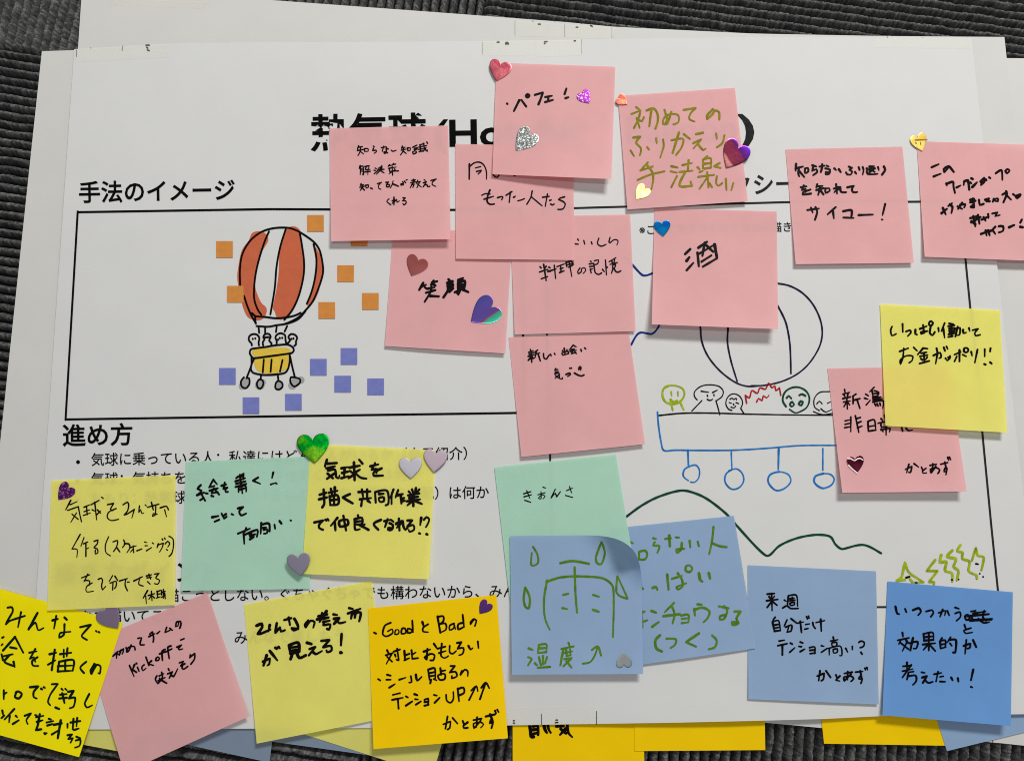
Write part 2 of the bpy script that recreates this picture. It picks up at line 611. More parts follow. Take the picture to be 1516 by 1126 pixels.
line('上手に絵を描こうとしない。ぐちゃぐちゃでも構わないから、みんなの', 141, 890.5, 20.8, 21.2, -0.0135)
line('なで描いてこう', 118, 920.5, 20.9, 21.2)
line('みんなで楽しもう', 346, 951, 21, 21.2)
for cx, cy in ((115.5, 683.5), (115.5, 712), (115.5, 741)):
    mb = MB()
    stroke(mb, [(cx, cy)], 5.6, psurf, 0, even=True)
    mb.build('bullet_mark', PRINT, poster)
line('※ここに熱気球の絵を自由に描きましょう', 946, 346.3, 15.55, 16.2, -0.02, PRINTG)
mb = MB()
for k, l in enumerate(parse('115 314 400 309.5 669 310.6 772 310/115 313 97 621/97 620.5 400 616 755 611 776 610.5/772 310 776 610.5')):
    stroke(mb, l, 3.0, psurf, k, False, True)
mb.build('printed_frame', PRINT, poster)
mb = MB()
for k, l in enumerate(parse('805 309.5 870 307.4 1160 299.3 1347 298.6 1421 298/1421 298 1436.6 455 1468 780 1480 897/805 309.5 814.5 680 820 905/820 905 1299 898 1480 897')):
    stroke(mb, l, 2.8, psurf, k, False, True)
mb.build('printed_frame', PRINTG, poster)

# printed hot-air balloon and its squares
def fills(lst, x0, y0, s, name, mat, lift):
    mb = MB()
    for k, p in enumerate(lst):
        pts = parse(p, x0, y0, s)[0]
        pts = catmull(pts + [pts[0]], 2.0)[:-1]
        polyfill(mb, pts, psurf, lift + 0.000004 * k)
    return mb.build(name, mat, poster)

fills(['380 155 430 170 470 215 470 260 430 330 375 420 345 600 340 750 400 900 455 960 440 1040 390 1080 330 1080 260 1050 210 950 180 800 150 650 165 500 200 350 270 250 300 180 340 160',
       '660 130 740 105 800 140 820 250 850 450 845 560 800 780 720 980 660 1050 600 1078 560 1050 540 990 520 960 560 750 580 600 590 400 620 270',
       '965 320 1010 400 1045 550 1020 680 1000 780 940 900 880 930 870 900 930 780 975 600 980 470'], 330, 320, 7.039, 'balloon_fill', P_RED, 0.00004)
fills(['345 480 380 460 600 440 760 440 810 470 800 495 600 520 380 545 350 510',
       '370 600 400 570 560 545 780 530 785 600 760 690 640 740 480 740 400 700'], 330, 460, 8.044, 'basket_fill', P_YEL, 0.00004)
def ring(cx, cy, r, n=14):
    return ' '.join('%.1f %.1f' % (cx + r * math.cos(a * 2 * math.pi / n), cy + r * math.sin(a * 2 * math.pi / n)) for a in range(n))
fills([ring(*c) for c in ((230, 895, 42), (268, 845, 48), (440, 880, 58), (478, 850, 34), (665, 885, 48), (828, 885, 50), (930, 822, 42), (858, 850, 50))],
      330, 460, 8.044, 'weight_fill', P_GREY, 0.00003)
strokes('180 725 178 550 205 390 290 250 400 165 500 130 610 118 700 125 800 165 950 270 1010 360 1045 560 1020 680 940 880 860 980 790 1050 700 1100 630 1126/220 830 260 950 300 1040 345 1115'
        '/480 160 440 250 390 400 345 580 325 750 330 880 370 985 400 1025/655 135 600 310 560 520 540 750 495 1020/800 170 820 280 845 470 840 620 790 830 720 980 640 1078'
        '/945 290 975 450 960 640 920 800 875 910/300 1010 340 1040 450 1050 560 1062 680 1050 760 1030 810 1005', 330, 320, 7.039, 20, psurf, 'balloon_outline', PRINT, poster, even=True)
strokes('345 25 380 60 390 150/985 0 900 95 770 150 640 170 540 188 400 180/425 190 432 260/503 200 503 265/640 190 632 250/765 180 735 245'
        '/345 410 340 385 310 350 315 300 360 275 410 285 435 325 425 370 430 410/355 330 357 335/385 325 387 330/480 410 475 370 495 340 480 310 505 275 550 275 570 310 550 350 580 385 575 405/500 315 545 312'
        '/640 390 640 350 625 320 640 285 690 265 740 290 745 340 755 390/675 320 680 325/705 318 708 322/650 345 660 340/765 390 800 350 780 310 810 275 860 285 885 320 870 360 870 400 850 415/815 330 818 335/840 325 842 330'
        '/350 450 500 430 620 410 770 400 830 430 845 470 820 500 700 520 560 540 360 560 320 500 330 460 350 450/370 575 340 640 335 700 360 735 470 760 620 758 740 735 775 690 795 600 795 520'
        '/487 580 475 730/580 580 568 725/710 585 680 720/340 560 340 640 285 790/800 540 830 680 855 780/455 765 450 810/655 775 662 830'
        '/250 790 215 840 225 900 270 920 315 870 310 800 280 800/435 815 405 860 415 910 445 925 480 880 475 830 435 815/650 835 625 880 630 925 670 935 710 900 700 850 650 835/810 790 805 850 850 900 920 850 915 810 850 790 810 790',
        330, 460, 8.044, 22, psurf, 'balloon_outline', PRINT, poster, even=True)
for lst, mat in ((((454.7, 318.2), (320, 356.8), (336, 423), (499.3, 392.6), (471.4, 447), (536, 433.6), (519.3, 339.5)), P_ORANGE),
                 (((504.3, 515), (459, 531), (495, 556), (543.8, 560), (324.3, 544.5), (359.3, 587.8), (422, 582.8)), P_BLUE)):
    for x, y in lst:
        mb = MB()
        polyfill(mb, [(x, y), (x + 24.6, y), (x + 24.6, y + 24.6), (x, y + 24.6)], psurf, 0.00018)
        mb.build('printed_square', mat, poster)

# marker drawing on the sheet
D1 = (920, 350, 4.17); D2 = (960, 555, 5.053); D3 = (910, 700, 2.66); D4 = (1290, 780, 6.708)
def draw(txt, c, width, mat, nm='marker_drawing'):
    return strokes(txt, c[0], c[1], c[2], width, psurf, nm, mat, poster)
draw('20 130 68 175 135 240 190 228', D1, 10.5, NAVY2, 'drawn_cloud')
draw('60 668 110 595 190 600 230 555 240 520', D1, 10.5, NAVY2, 'drawn_cloud')
draw('900 285 968 290 1040 305 1120 350 1190 430 1235 540 1235 640 1190 740 1110 830 1000 890 880 918 800 920/480 530 488 565 495 640 530 730 600 820 680 885 740 915 800 925 850 920/655 530 658 568 655 650 675 760 715 893/960 420 975 445 1015 530 1040 660 1047 845', D1, 9.5, NAVY, 'drawn_balloon')
draw('150 80 115 100 105 150 130 200 190 215 245 190 270 140 255 100 200 78 150 80/170 125 175 155/220 125 222 155/165 180 185 200 215 190/165 200 175 230 182 262/235 195 265 260/170 207 235 202/180 215 220 212', D2, 13, LIME, 'drawn_face')
draw('365 185 345 160 345 125 390 85 460 72 530 85 560 120 550 160 510 190/395 120 450 128/480 130 515 112/440 150 445 160/490 145 492 158/440 180 460 190 480 180/400 190 325 268/505 190 520 240 535 298', D2, 8.5, INK, 'drawn_face')
draw('600 255 580 220 590 170 630 140 680 155 705 205 690 250/610 180 625 172 640 182 655 172 660 185/605 205 622 210/656 205 676 213/618 238 640 245 652 232/635 215 640 222/600 255 625 264/692 250 715 288', D2, 8.5, INK, 'drawn_face')
draw('735 210 725 150 755 170 775 115 815 135 835 95 875 105 900 60 925 95 945 80 955 115 980 95 990 150/810 200 825 175 850 190 860 155 885 170 902 150', D2, 11, REDM, 'drawn_flame')
draw('1030 235 1005 190 1020 130 1070 95 1130 92 1185 125 1205 180 1185 240 1140 270 1100 282 1055 255/1035 170 1050 155 1070 175/1130 150 1150 142 1175 155/1075 200 1060 215 1070 235 1090 220 1075 200/1140 195 1125 215 1145 225 1155 200 1140 195', D2, 13, PINE, 'drawn_face')
draw('1400 120 1345 123 1280 130 1240 180 1245 240 1280 265/1260 215 1280 195 1300 215/1340 210 1365 198/1290 250 1325 275 1375 255/1235 272 1300 295 1380 285', D2, 7.5, INK, 'drawn_face')
draw('75 302 250 285 450 283 700 290 1000 296 1400 300', D2, 10, INK, 'drawn_rim')
draw('68 275 75 370 95 500 115 562 200 560 400 562 650 560 900 545 1100 528 1250 524 1420 525', D2, 11, AZURE, 'drawn_basket')
for t in ('295 560 300 680/310 680 270 705 262 755 300 788/310 680 355 672 382 710 375 770 345 800 315 798', '620 575 625 700/625 705 580 740 575 800 620 850 670 845 710 800 705 740 660 700 600 715',
          '975 550 972 705/980 722 910 745 895 790 920 835 960 862 1020 845 1065 795 1050 745 980 722', '1305 548 1305 710/1310 735 1250 755 1240 795 1270 830 1310 845 1370 820 1390 775 1360 740 1290 735'):
    draw(t, D2, 11, AZURE, 'drawn_weight')
draw('45 172 110 125 180 90 265 68 320 80 370 105 440 160 480 205 600 325 650 285 720 255 800 242 850 250 870 280 895 298 980 282 1050 315', D3, 7.5, PINE, 'drawn_hill')
draw('255 530 300 495 335 350 370 440 450 500 520 545 400 545/335 520 255 532/385 515 410 545/635 325 555 430 655 435 575 540 625 545 618 575/695 275 685 345 745 340 735 430 800 455 805 540/805 230 755 290 840 315 820 390 865 430 850 525'
     '/885 178 855 235 905 250 905 310 975 340 970 435 1045 475 1050 510/1000 330 1040 205 1060 280 1115 295 1110 360 1095 425', D4, 21, LIME, 'drawn_flame')
draw('345 500 380 490/1040 362 1062 366/1078 460 1080 461/1110 491 1112 492/1108 366 1112 372/1046 508 1049 510/440 550 455 552/868 518 870 520/800 520 806 522', D4, 15, INK, 'drawn_dot')

# small trimmed page marks at the joints
mb = MB()
for k, l in enumerate(parse('714.5 62 714.5 80/861 59 861 80/736 62.5 739 62.5/749 63 752 63/748.5 65 753 65/850 60.5 852 60.5/806 62 810 61.5/806 64.5 807 64.5/113 74 113 84/134 71 134.5 71.2/181 68 181 75/216 67 221 67/217 70 219 71.5/218 74 221 75'
                            '/760 1066 761.5 1066/760 1069.5 762 1069.5/801.5 1056 801.8 1072/823 1065 825.5 1065/822 1069 826 1068.5/883 1052 883.3 1072')):
    mb = MB()
    stroke(mb, l, 0.8 if abs(l[0][0] - l[-1][0]) < 1 else 1.8, psurf, k, False, True)
    mb.build('page_mark', FAINT if k in (0, 1) else PRINTG, poster)
mb = MB()
for k, l in enumerate(parse('789 31 789 32.5/797 36 800 36/853 40.5 855.5 40.5/860 34 861 34.5/874.5 38 877 39.5/821 30.8 822 30.8/762.5 31 762.5 52/836 36 836 54/906 41 906 56/1314 55 1314.5 57/1314 60 1317 60.5/1366 56 1366 59/1432 56 1432.5 66/1470 1095 1470 1099')):
    mb = MB()
    stroke(mb, l, 1.0 if abs(l[0][0] - l[-1][0]) < 1 else 2.0, lambda a, b, d=0.0: P(a, b, Z2 + d), k, False, True)
    mb.build('page_mark', FAINT if abs(l[0][1] - l[-1][1]) > 9 else PRINTG, SHEET2, tuple(SHEET2.location))

# ------------------------------------------------------------------ tape
def tape(q, base, label, sheet=True):
    mb = MB()
    n = 8
    for j in range(3):
        for i in range(n + 1):
            a, b = bilerp(q, i / n, j / 2)
            mb.v.append(main_surf(a, b, base) if sheet else P(a, b, base))
    for j in range(2):
        for i in range(n):
            k = j * (n + 1) + i
            mb.f.append((k, k + n + 1, k + n + 2, k + 1))
    org = mb.v[n + 1 + n // 2]
    o = mb.build('tape_strip', TAPE, None, org, True)
    tag(o, label, 'tape', 'clear tape strips')
TZ = 0.00042
tape([(112, 73), (248, 65), (248, 85), (112, 92)], TZ, 'long clear tape strip at the poster corner above the heading 手法のイメージ')
tape([(713.5, 61.5), (789.5, 60), (789.5, 82.5), (712.5, 82.5)], TZ, 'clear tape strip directly above the red heart on the パフェ note')
tape([(792, 60.5), (861, 59), (861.5, 82), (793.5, 84)], TZ + 0.00003, 'clear tape strip past the sheet seam, above the middle of the パフェ note')
tape([(762, 31), (836, 36.5), (835.5, 55), (762, 53.5)], Z2 + 0.0003, 'clear tape strip on the under sheet, against the carpet, with a rounder black mark', False)
tape([(838, 36.5), (911.5, 41), (905, 58), (837.5, 55.5)], Z2 + 0.0003, 'clear tape strip ending the row of tape on the under sheet by the carpet', False)
tape([(1297, 55.5), (1435, 56), (1438, 71.5), (1297, 70.5)], TZ, 'long clear tape strip above the note with the golden heart')
tape([(757, 1046), (882, 1043.5), (884, 1071), (757.5, 1072.5)], 0.0003, 'clear tape strip along the bottom seam above the orange notes')
tape([(165, -2), (310, 3), (298, 12.5), (165, 8)], Z2 + 0.0003, 'clear tape strip cut off by the picture edge above the poster corner', False)

# ------------------------------------------------------------------ sticky notes
class Note:
    """A square pad note. corners: photo pixels TL TR BR BL; layer: order in the pile; lifts: how far the loose lower corners curl up (m)."""
    def __init__(s, corners, layer, mat, label, liftl=0.003, liftr=0.003, base=None, roll=None, power=2.1, group='sticky notes', bow=0.0):
        s.c, s.layer, s.ll, s.lr, s.base, s.roll, s.pw, s.bow = corners, layer, liftl, liftr, base, roll, power, (bow or (0 if base else RND.uniform(-0.0002, 0.0007)))
        N = 26
        mb = MB()
        for j in range(N + 1):
            for i in range(N + 1):
                mb.v.append(s.pt(i / N, j / N))
        for j in range(N):
            for i in range(N):
                a = j * (N + 1) + i
                mb.f.append((a, a + N + 1, a + N + 2, a + 1))
        s.org = s.pt(0.5, 0.02)
        s.ob = mb.build('sticky_note', mat, None, s.org, True)
        tag(s.ob, label, 'sticky note', group)
    def pix(s, u, v):
        x, y = bilerp(s.c, u, v)
        if s.roll:
            fx, fy, nx, ny, r = s.roll
            d = (x - fx) * nx + (y - fy) * ny
            if d > 0:
                q = r * math.sin(d / r)
                x -= (d - q) * nx; y -= (d - q) * ny
        return x, y
    def height(s, u, v):
        w = max(0.0, (v - 0.12) / 0.88)
        z = 0.8 * (s.ll * (1 - u) + s.lr * u) * w ** s.pw + s.bow * math.sin(math.pi * u) * w
        if s.roll:
            x, y = bilerp(s.c, u, v)
            fx, fy, nx, ny, r = s.roll
            d = (x - fx) * nx + (y - fy) * ny
            if d > 0:
                z += r * (1 - math.cos(d / r)) * DIST / FPX
        return z
    def pt(s, u, v, lift=0.0):
        x, y = s.pix(u, v)
        h = s.height(u, v) + lift
        if s.base is None:
            return on_sheet(x, y, ZM + 0.00040 + 0.00018 * s.layer + h)
        return P(x, y, s.base + h)
    def uv(s, px, py):
        u = v = 0.5
        for _ in range(9):
            x, y = s.pix(u, v)
            ex, ey = px - x, py - y
            if abs(ex) + abs(ey) < 1e-3:
                break
            e = 1e-3
            x1, y1 = s.pix(u + e, v); x2, y2 = s.pix(u, v + e)
            a, b, c, d = (x1 - x) / e, (x2 - x) / e, (y1 - y) / e, (y2 - y) / e
            det = a * d - b * c or 1e-9
            u += (ex * d - ey * b) / det
            v += (ey * a - ex * c) / det
        return u, v
    def surf(s, px, py, lift=0.0):
        u, v = s.uv(px, py)
        return s.pt(u, v, lift)
    def write(s, txt, x0, y0, sc, width, mat=INK):
        return strokes(txt, x0, y0, sc, width, s.surf, 'handwriting', mat, s.ob, s.org)

# notes hanging out from under the poster, stuck to the sheets below
Note([(80, 935), (215, 950), (200, 1116), (62, 1090)], 0, YELLOW, 'pale yellow note peeking out under the poster between golden and pink notes', 0.0003, 0.0003, ZH)
Note([(235, 930), (420, 960), (399, 1128), (205, 1086)], 0, SHADED_BLUE, 'dim blue note under the poster below the pink kick off note', 0.0003, 0.0003, ZH + 0.0002)
Note([(395, 920), (590, 945), (560, 1119), (352, 1090)], 0, SHADED_BLUE, 'dim blue note showing only as a thin wedge under the poster, over carpet', 0.0003, 0.0003, ZH)
Note([(500, 905), (690, 980), (640, 1147), (440, 1083)], 0, YELLOW, 'pale yellow note tilted under the poster beside the orange Good note', 0.0003, 0.0003, ZH + 0.0003)
n = Note([(759, 940), (952, 940), (954, 1140), (759, 1140)], 0, ORANGE, 'orange note under the poster edge with cut-off black writing', 0.0003, 0.0003, ZH)
n.write('305 370 312 420 315 475 330 485/340 375 385 370 390 460/335 410 385 405/330 455 385 440/343 482 347 482/450 365 462 410 480 440/490 365 500 410 520 440/575 375 650 372/620 400 675 445/670 400 615 460/688 355 700 440 740 485', 740, 1020, 6.89, 27)
Note([(938, 920), (1130, 918), (1133, 1109.5), (939.5, 1111)], 0, ORANGE, 'blank orange note strip under the poster, shadowed along its upper edge', 0.0003, 0.0003, ZH + 0.0003)
Note([(1200, 910), (1372, 912), (1399.5, 1103), (1220, 1100)], 0, ORANGE, 'blank orange note strip under the poster below the two blue notes', 0.0003, 0.0003, ZH + 0.0002)
Note([(1345, 935), (1530, 880), (1590, 1065), (1402, 1111)], 0, BLUE, 'dull blue note poking out slanted under the bright blue note', 0.0003, 0.0003, ZH + 0.0005)

# pink block
n3 = Note([(582, 338), (759, 344), (748, 523), (570, 512)], 0, PINK, 'pink note reading 笑顔 with a brown heart and an indigo heart', 0.002, 0.0025)
n3.write('500 590 455 668/470 640 530 610/520 640 540 660/615 565 585 610/600 585 655 572/610 605 635 620/545 655 625 640/530 700 635 670/590 630 585 680 550 745 515 800/575 735 672 740'
         '/780 550 800 570/765 590 825 572/790 575 780 620/770 620 830 600/775 620 775 670 725 750/830 620 790 650/832 650 790 690/890 560 945 535/905 560 925 580/890 585 885 665/890 588 960 568 955 655/895 615 955 605/895 640 955 630/895 665 955 655/900 672 850 695/870 690 890 720 910 680/940 665 1000 692', 560, 340, 7.505, 25)
n5 = Note([(753, 499), (931, 491), (955, 657), (772, 676)], 0, PINK, 'pink note with 新しい出会い 気づき in thin ink, lowest of the central column', 0.0025, 0.003)
n5.write('265 280 270 300/245 310 300 290/250 330 310 310/240 355 310 335/275 300 280 420/270 360 240 400/285 360 300 380/245 390 300 375/345 285 320 300/330 300 320 350 315 370/325 330 370 315/350 325 375 405'
         '/410 325 415 370 440 385 470 345 490 330 495 350/530 320 540 335/640 265 650 335/620 290 630 310 680 295/670 280 675 300/615 320 625 340 690 322/685 305 690 325/740 230 695 285/740 230 775 250/715 280 755 270/705 300 775 285/740 285 720 325 770 310/760 305 775 325/825 278 832 298/868 262 882 275'
         '/545 490 535 510/540 505 570 500/540 530 580 520/535 550 580 540 590 600 620 605 620 590/545 570 580 595/575 565 540 598/660 555 700 540 710 555 680 575/700 485 708 492/718 482 726 490/800 480 830 470/800 500 832 488/815 465 825 510/755 540 800 565 835 572 860 560', 750, 480, 7.505, 15)
n4 = Note([(755, 321), (933, 317.5), (941, 490), (762, 495)], 1, PINK, 'pink note ending in 料理の記憶, between two other pink notes', 0.0016, 0.0018)
n4.write('790 330 800 345/760 382 798 386/858 345 868 385/942 360 950 385/1025 320 1010 380 1050 408 1105 388/1150 310 1138 360 1150 372 1185 340 1220 335 1240 355 1225 395/370 635 385 650/440 630 425 655/365 695 455 665/412 610 440 790/385 770 455 745/470 640 485 650/465 680 485 690/455 690 550 660/530 620 545 765'
         '/560 635 640 605/595 660 630 648/590 700 640 680/600 620 605 690/660 590 670 635/660 588 720 575 740 610 690 640/670 615 730 600/695 580 725 745/815 650 790 690 800 712 830 690 835 655 870 650 878 680 850 710/930 575 945 578/920 605 970 598/925 635 960 630/930 660 940 705/930 665 955 660/975 570 1020 562 1010 605 970 612/970 612 985 700 1020 722 1055 705'
         '/1065 665 1085 690/1098 560 1110 725/1120 640 1110 650/1140 580 1215 535/1150 610 1230 590/1170 575 1180 600/1200 555 1195 590/1180 620 1210 610 1205 640 1180 650 1180 620/1185 650 1165 710/1195 655 1215 690 1245 695 1270 680', 750, 310, 7.505, 14.5)
n2 = Note([(674, 213), (848, 217), (851, 385), (675, 383)], 2, PINK, 'pink note reading もった人たち, half under the パフェ note', 0.0014, 0.0012)
n2.write('262 320 260 490/275 342 310 312 370 300 420 330 450 400 452 490/330 365 388 350/340 405 395 392 385 410 360 432/520 430 545 462 575 468 592 440/755 445 770 452/490 610 465 680 460 740 490 768 540 765/400 668 440 650 490 655/425 712 530 680/575 695 620 682 635 690 620 718'
         '/670 668 735 628/718 630 705 745/755 690 775 678/800 730 840 720 875 705/960 620 945 690 900 768/950 685 1070 785/1075 690 1150 680/1130 655 1105 790/1155 725 1175 720/1165 765 1185 775 1205 765/1320 685 1270 700 1255 715 1300 735 1328 765 1300 820 1245 825', 660, 200, 7.505, 15)
n1 = Note([(488, 190), (663.5, 186), (667, 354), (490, 357)], 2, PINK, 'pink note with four lines starting 知らない知識, over the printed title', 0.0042, 0.0055)
n1.write('382 268 370 305/385 285 425 278/368 322 440 310/405 285 400 330 375 378/405 335 437 360/445 300 450 335/445 302 485 300 488 328 452 332/545 272 560 282/548 295 540 322 575 318 580 335 555 352/635 290 690 280/662 272 645 330/690 295 712 305/688 305 690 345 668 352 665 338 690 338 705 350/745 318 760 330 775 328 800 318'
         '/868 275 858 300/865 290 900 285/855 318 910 305/880 290 878 325 848 370/880 330 912 355/925 292 930 325/925 293 955 292 955 318 930 324/985 285 1030 262/1000 300 1035 290/1000 315 1040 305/985 335 990 360 1025 345 1020 330 985 335/1060 260 1110 245/1050 285 1140 265/1065 265 1070 330/1050 310 1100 300/1105 240 1115 300 1145 330 1145 315/1130 290 1100 330/1140 228 1150 245/1055 335 1095 325'
         '/400 490 390 520/395 500 430 495 435 590 425 585/405 510 400 590/405 530 430 528/403 552 430 550/450 500 500 490 490 525/470 500 455 530/460 535 510 530/450 560 512 552/485 530 485 590/565 515 580 525/555 540 570 545/555 580 590 550/600 520 640 505/640 490 640 530/590 540 665 530/625 505 620 540 580 585/625 545 665 570'
         '/725 480 710 500/715 490 745 485/770 465 755 485/760 478 795 472/715 520 800 505/755 500 760 595/725 530 730 555 790 540 780 525/755 555 720 580/765 550 825 548/410 690 400 712/408 705 440 700/395 730 445 718/425 705 420 735 400 765/425 738 448 762/460 705 465 738/460 708 490 705 490 730 465 737/515 738 535 748 530 738'
         '/590 690 635 675 605 705 605 740 630 752/685 675 715 672 690 700 725 700 720 725 690 722 695 712/765 660 755 700 735 735/758 690 825 718/850 695 880 685 875 700 855 708 850 695/870 668 880 680 880 705/890 662 905 680/910 650 925 645/970 655 1015 645/990 640 985 690/960 680 1020 670/1005 650 955 735/970 700 1000 695 985 730/1040 650 1020 685/1030 672 1070 665/1060 670 1030 735/1030 690 1080 728'
         '/1110 645 1125 655/1100 680 1135 668 1100 725/1115 705 1140 700 1150 722 1175 718/1185 655 1245 638 1205 670 1200 700 1240 720/720 858 695 885 740 925/775 840 775 925/755 880 785 865 755 910/780 890 805 865 810 895 835 880/875 845 900 848 870 880 905 880 910 905 885 925 875 910', 480, 180, 7.505, 13)
n6 = Note([(735, 93), (911, 99), (905, 265), (729, 258)], 4, PINK, 'pink note reading パフェ with silver glitter heart and purple glitter heart', 0.0024, 0.0085)
n6.write('190 388 192 390/258 370 228 430/270 368 297 405/296 345 304 337 314 343 309 352 299 352 302 346 310 346/345 340 388 328 378 360 365 392/402 352 440 345/420 352 418 375/402 380 445 368/520 305 510 335/515 358 532 353', 700, 50, 3.7525, 11)
n8 = Note([(969, 308), (1150, 313), (1152, 487), (965, 480)], 1, PINK, 'pink note with one big kanji 酒 and a blue heart', 0.0090, 0.0095)
n8.write('408 495 465 440/425 570 455 530/425 675 500 592/555 425 650 360/545 480 560 630/550 500 735 390/735 390 762 540/625 370 600 515/640 395 720 470/590 580 700 510/605 635 762 542', 960, 310, 7.505, 25)
n7 = Note([(915, 142), (1088, 130), (1107, 298), (929, 310)], 3, PINK, 'pink note written in olive ink with three lines and a small gold heart', 0.0022, 0.0026)
n7.write('205 140 225 155/172 190 235 165/235 165 225 215 190 290/210 220 230 290/260 215 248 240 225 235/280 165 330 150 360 190 360 250 345 295/315 160 300 280/410 160 430 230 420 250/460 175 430 260 400 260 410 215 460 190 510 200 510 250 475 265/550 160 635 148 600 185 590 225 630 245/760 155 720 200 720 225 760 190 775 165 805 175 808 230'
         '/185 360 235 355 205 395 240 440 232 488/165 455 190 495/285 430 298 448/350 365 355 400/400 375 405 420 380 505/460 380 545 370 535 430 495 485/515 325 470 470/550 335 595 370/640 335 690 325/620 400 675 375 620 440/655 410 690 450 710 440/785 330 790 370/845 345 830 400 790 430'
         '/290 540 235 600/235 600 325 570/215 668 300 632 410 605/285 560 325 620 325 690 315 735/460 568 505 578/455 605 500 615/460 720 500 640/585 525 580 600/540 560 610 545/520 610 615 600/560 610 520 710 605 710/600 680 610 710/720 495 690 520/690 520 690 585/690 520 745 510 745 580/700 550 745 545/700 585 750 578/650 575 665 590/665 610 690 600/810 545 772 568/772 568 818 580/655 645 770 630/720 610 730 720/720 650 665 730/735 690 755 720/790 640 785 690 800 710 830 690/855 660 860 740/910 690 895 740', 900, 130, 4.896, 13, OLIVE)
n9 = Note([(1163, 221), (1336, 217), (1353, 389), (1178, 391)], 0, PINK, 'pink note in bold pen ending サイコー, without any heart', 0.0030, 0.0028)
n9.write('215 320 210 395/210 370 290 350/245 370 240 430 250 460/250 400 305 465/315 370 315 420 350 405 345 365 315 372/395 335 440 350/405 355 395 395 440 380 450 410 405 445/475 350 530 340/505 325 500 375 490 410/555 340 580 350/540 370 590 385 580 430 545 435 545 410 590 420/640 370 660 390/690 380 712 412/800 350 835 365 810 385 838 405 820 440 785 435/770 415 785 440/870 410 885 430/910 355 920 385/955 355 965 385 955 440'
         '/1000 370 1010 385/1000 400 1010 430 1080 435 1120 430/1030 350 1085 345/1030 375 1090 370/1040 355 1030 410/1085 372 1035 412/1045 380 1090 412/1125 355 1135 390/1190 350 1205 385 1170 440/265 580 330 570/300 560 280 610 320 600 320 630/375 605 295 635 290 660 380 650/450 545 440 580/450 570 510 565/440 610 520 590/485 575 460 665/490 620 520 660/540 590 545 640 590 615 580 590 545 595'
         '/660 545 670 650/635 595 690 575 640 635/670 610 705 580 715 630 770 635/785 580 855 565 835 600 850 635 895 632/340 832 470 815/380 805 400 860/430 800 450 850 425 940/655 800 565 880/625 845 635 925/740 845 830 835 830 905/740 915 855 920/910 888 1070 882/1205 765 1175 890/1168 938 1178 940', 1150, 200, 7.505, 21)
n10 = Note([(1357, 209), (1540, 215), (1555, 387), (1369, 380)], 0, PINK, 'pink note reading このワークショップ with a gold heart, running out of view', 0.0035, 0.003)
n10.write('260 382 330 352/280 472 350 445/400 382 430 372 478 428/405 380 380 400 385 430 425 385/405 540 410 560/405 545 470 525 475 570 490 635/505 580 545 560/580 520 575 555/580 520 615 510 630 600/650 490 665 498/640 530 650 540/660 575 705 530/740 520 775 485 780 520 745 555/745 535 780 515/790 500 800 510/825 480 838 490/890 440 945 410 955 505/985 415 1000 440 1025 415 1005 400 985 415'
          '/355 830 410 790/370 780 400 845/390 800 360 840/425 760 460 735/440 745 465 770 455 830/515 765 560 790/560 730 520 790/540 750 590 745 580 775/640 700 680 690/640 725 690 710/665 690 675 775 645 770 660 755 680 765/725 700 735 750 770 740/785 700 820 690 800 715 830 715/870 690 860 720 890 690 910 690 910 715 880 710/990 615 1000 640 965 725/955 650 1000 620/990 650 1040 700/1060 645 1080 660/1130 650 1085 665 1100 685 1130 660'
          '/640 880 700 865/670 860 690 960/650 920 700 895/650 910 690 940/700 890 740 870/715 850 730 935/750 895 820 865/770 870 790 905/815 840 820 880/855 835 905 825 885 860 930 850/745 1035 840 1000/790 1000 800 1050/815 1000 830 1050/885 965 840 1010/860 1000 885 1035/920 960 960 960 960 1005 920 1020/1020 970 1070 948/1145 895 1130 925/1130 965 1155 970', 1340, 190, 6.625, 20)
n11 = Note([(1225, 545), (1404, 542), (1431, 727), (1247, 729)], 0, PINK, 'pink note reading 新潟 非日常 with a dark red heart, partly under a yellow note', 0.0060, 0.0068)
n11.write('180 215 185 240/165 255 225 240/175 260 185 280/210 250 205 280/165 295 230 280/170 325 230 315/200 290 205 385/195 330 175 365/210 330 225 350/280 255 250 275/255 275 255 340/255 310 315 295/290 305 315 380/365 255 390 270/355 290 385 300/370 350 405 310/440 195 400 235/420 220 430 270/440 225 480 240 470 270 425 275/430 250 470 250/430 280 430 320/430 290 500 280/435 305 510 295/430 325 520 315 515 380/445 340 455 360/465 340 475 360/490 335 495 355'
          '/235 455 235 585/185 490 230 480/185 520 230 510/180 550 235 540/275 445 305 590/285 470 320 460/290 510 325 495/295 550 335 535/385 495 390 580/385 495 440 480 455 575/390 540 450 530/390 580 455 570/500 470 515 490/530 440 540 480/475 510 575 490/500 520 505 545 555 540/500 560 520 585/500 570 580 555 575 585/545 490 545 615/680 545 690 580/720 555 740 575 775 570'
          '/715 915 770 890 760 940 745 940/745 870 725 945/790 865 830 895/855 895 865 920/895 905 865 930 870 948 900 945/930 880 985 870/955 865 950 940/980 890 940 945 935 915 985 900 1015 920 1000 950/1025 870 1085 855/1060 850 1075 930 1055 935 1060 905 1080 905 1070 960/1085 810 1095 835/1100 805 1112 830', 1220, 540, 5.927, 13.5)
n = Note([(1303, 450), (1480, 459), (1491, 640), (1311, 630)], 2, YELLOW, 'yellow note reading お金ガッポリ, overlapping the pink 新潟 note', 0.0035, 0.0048)
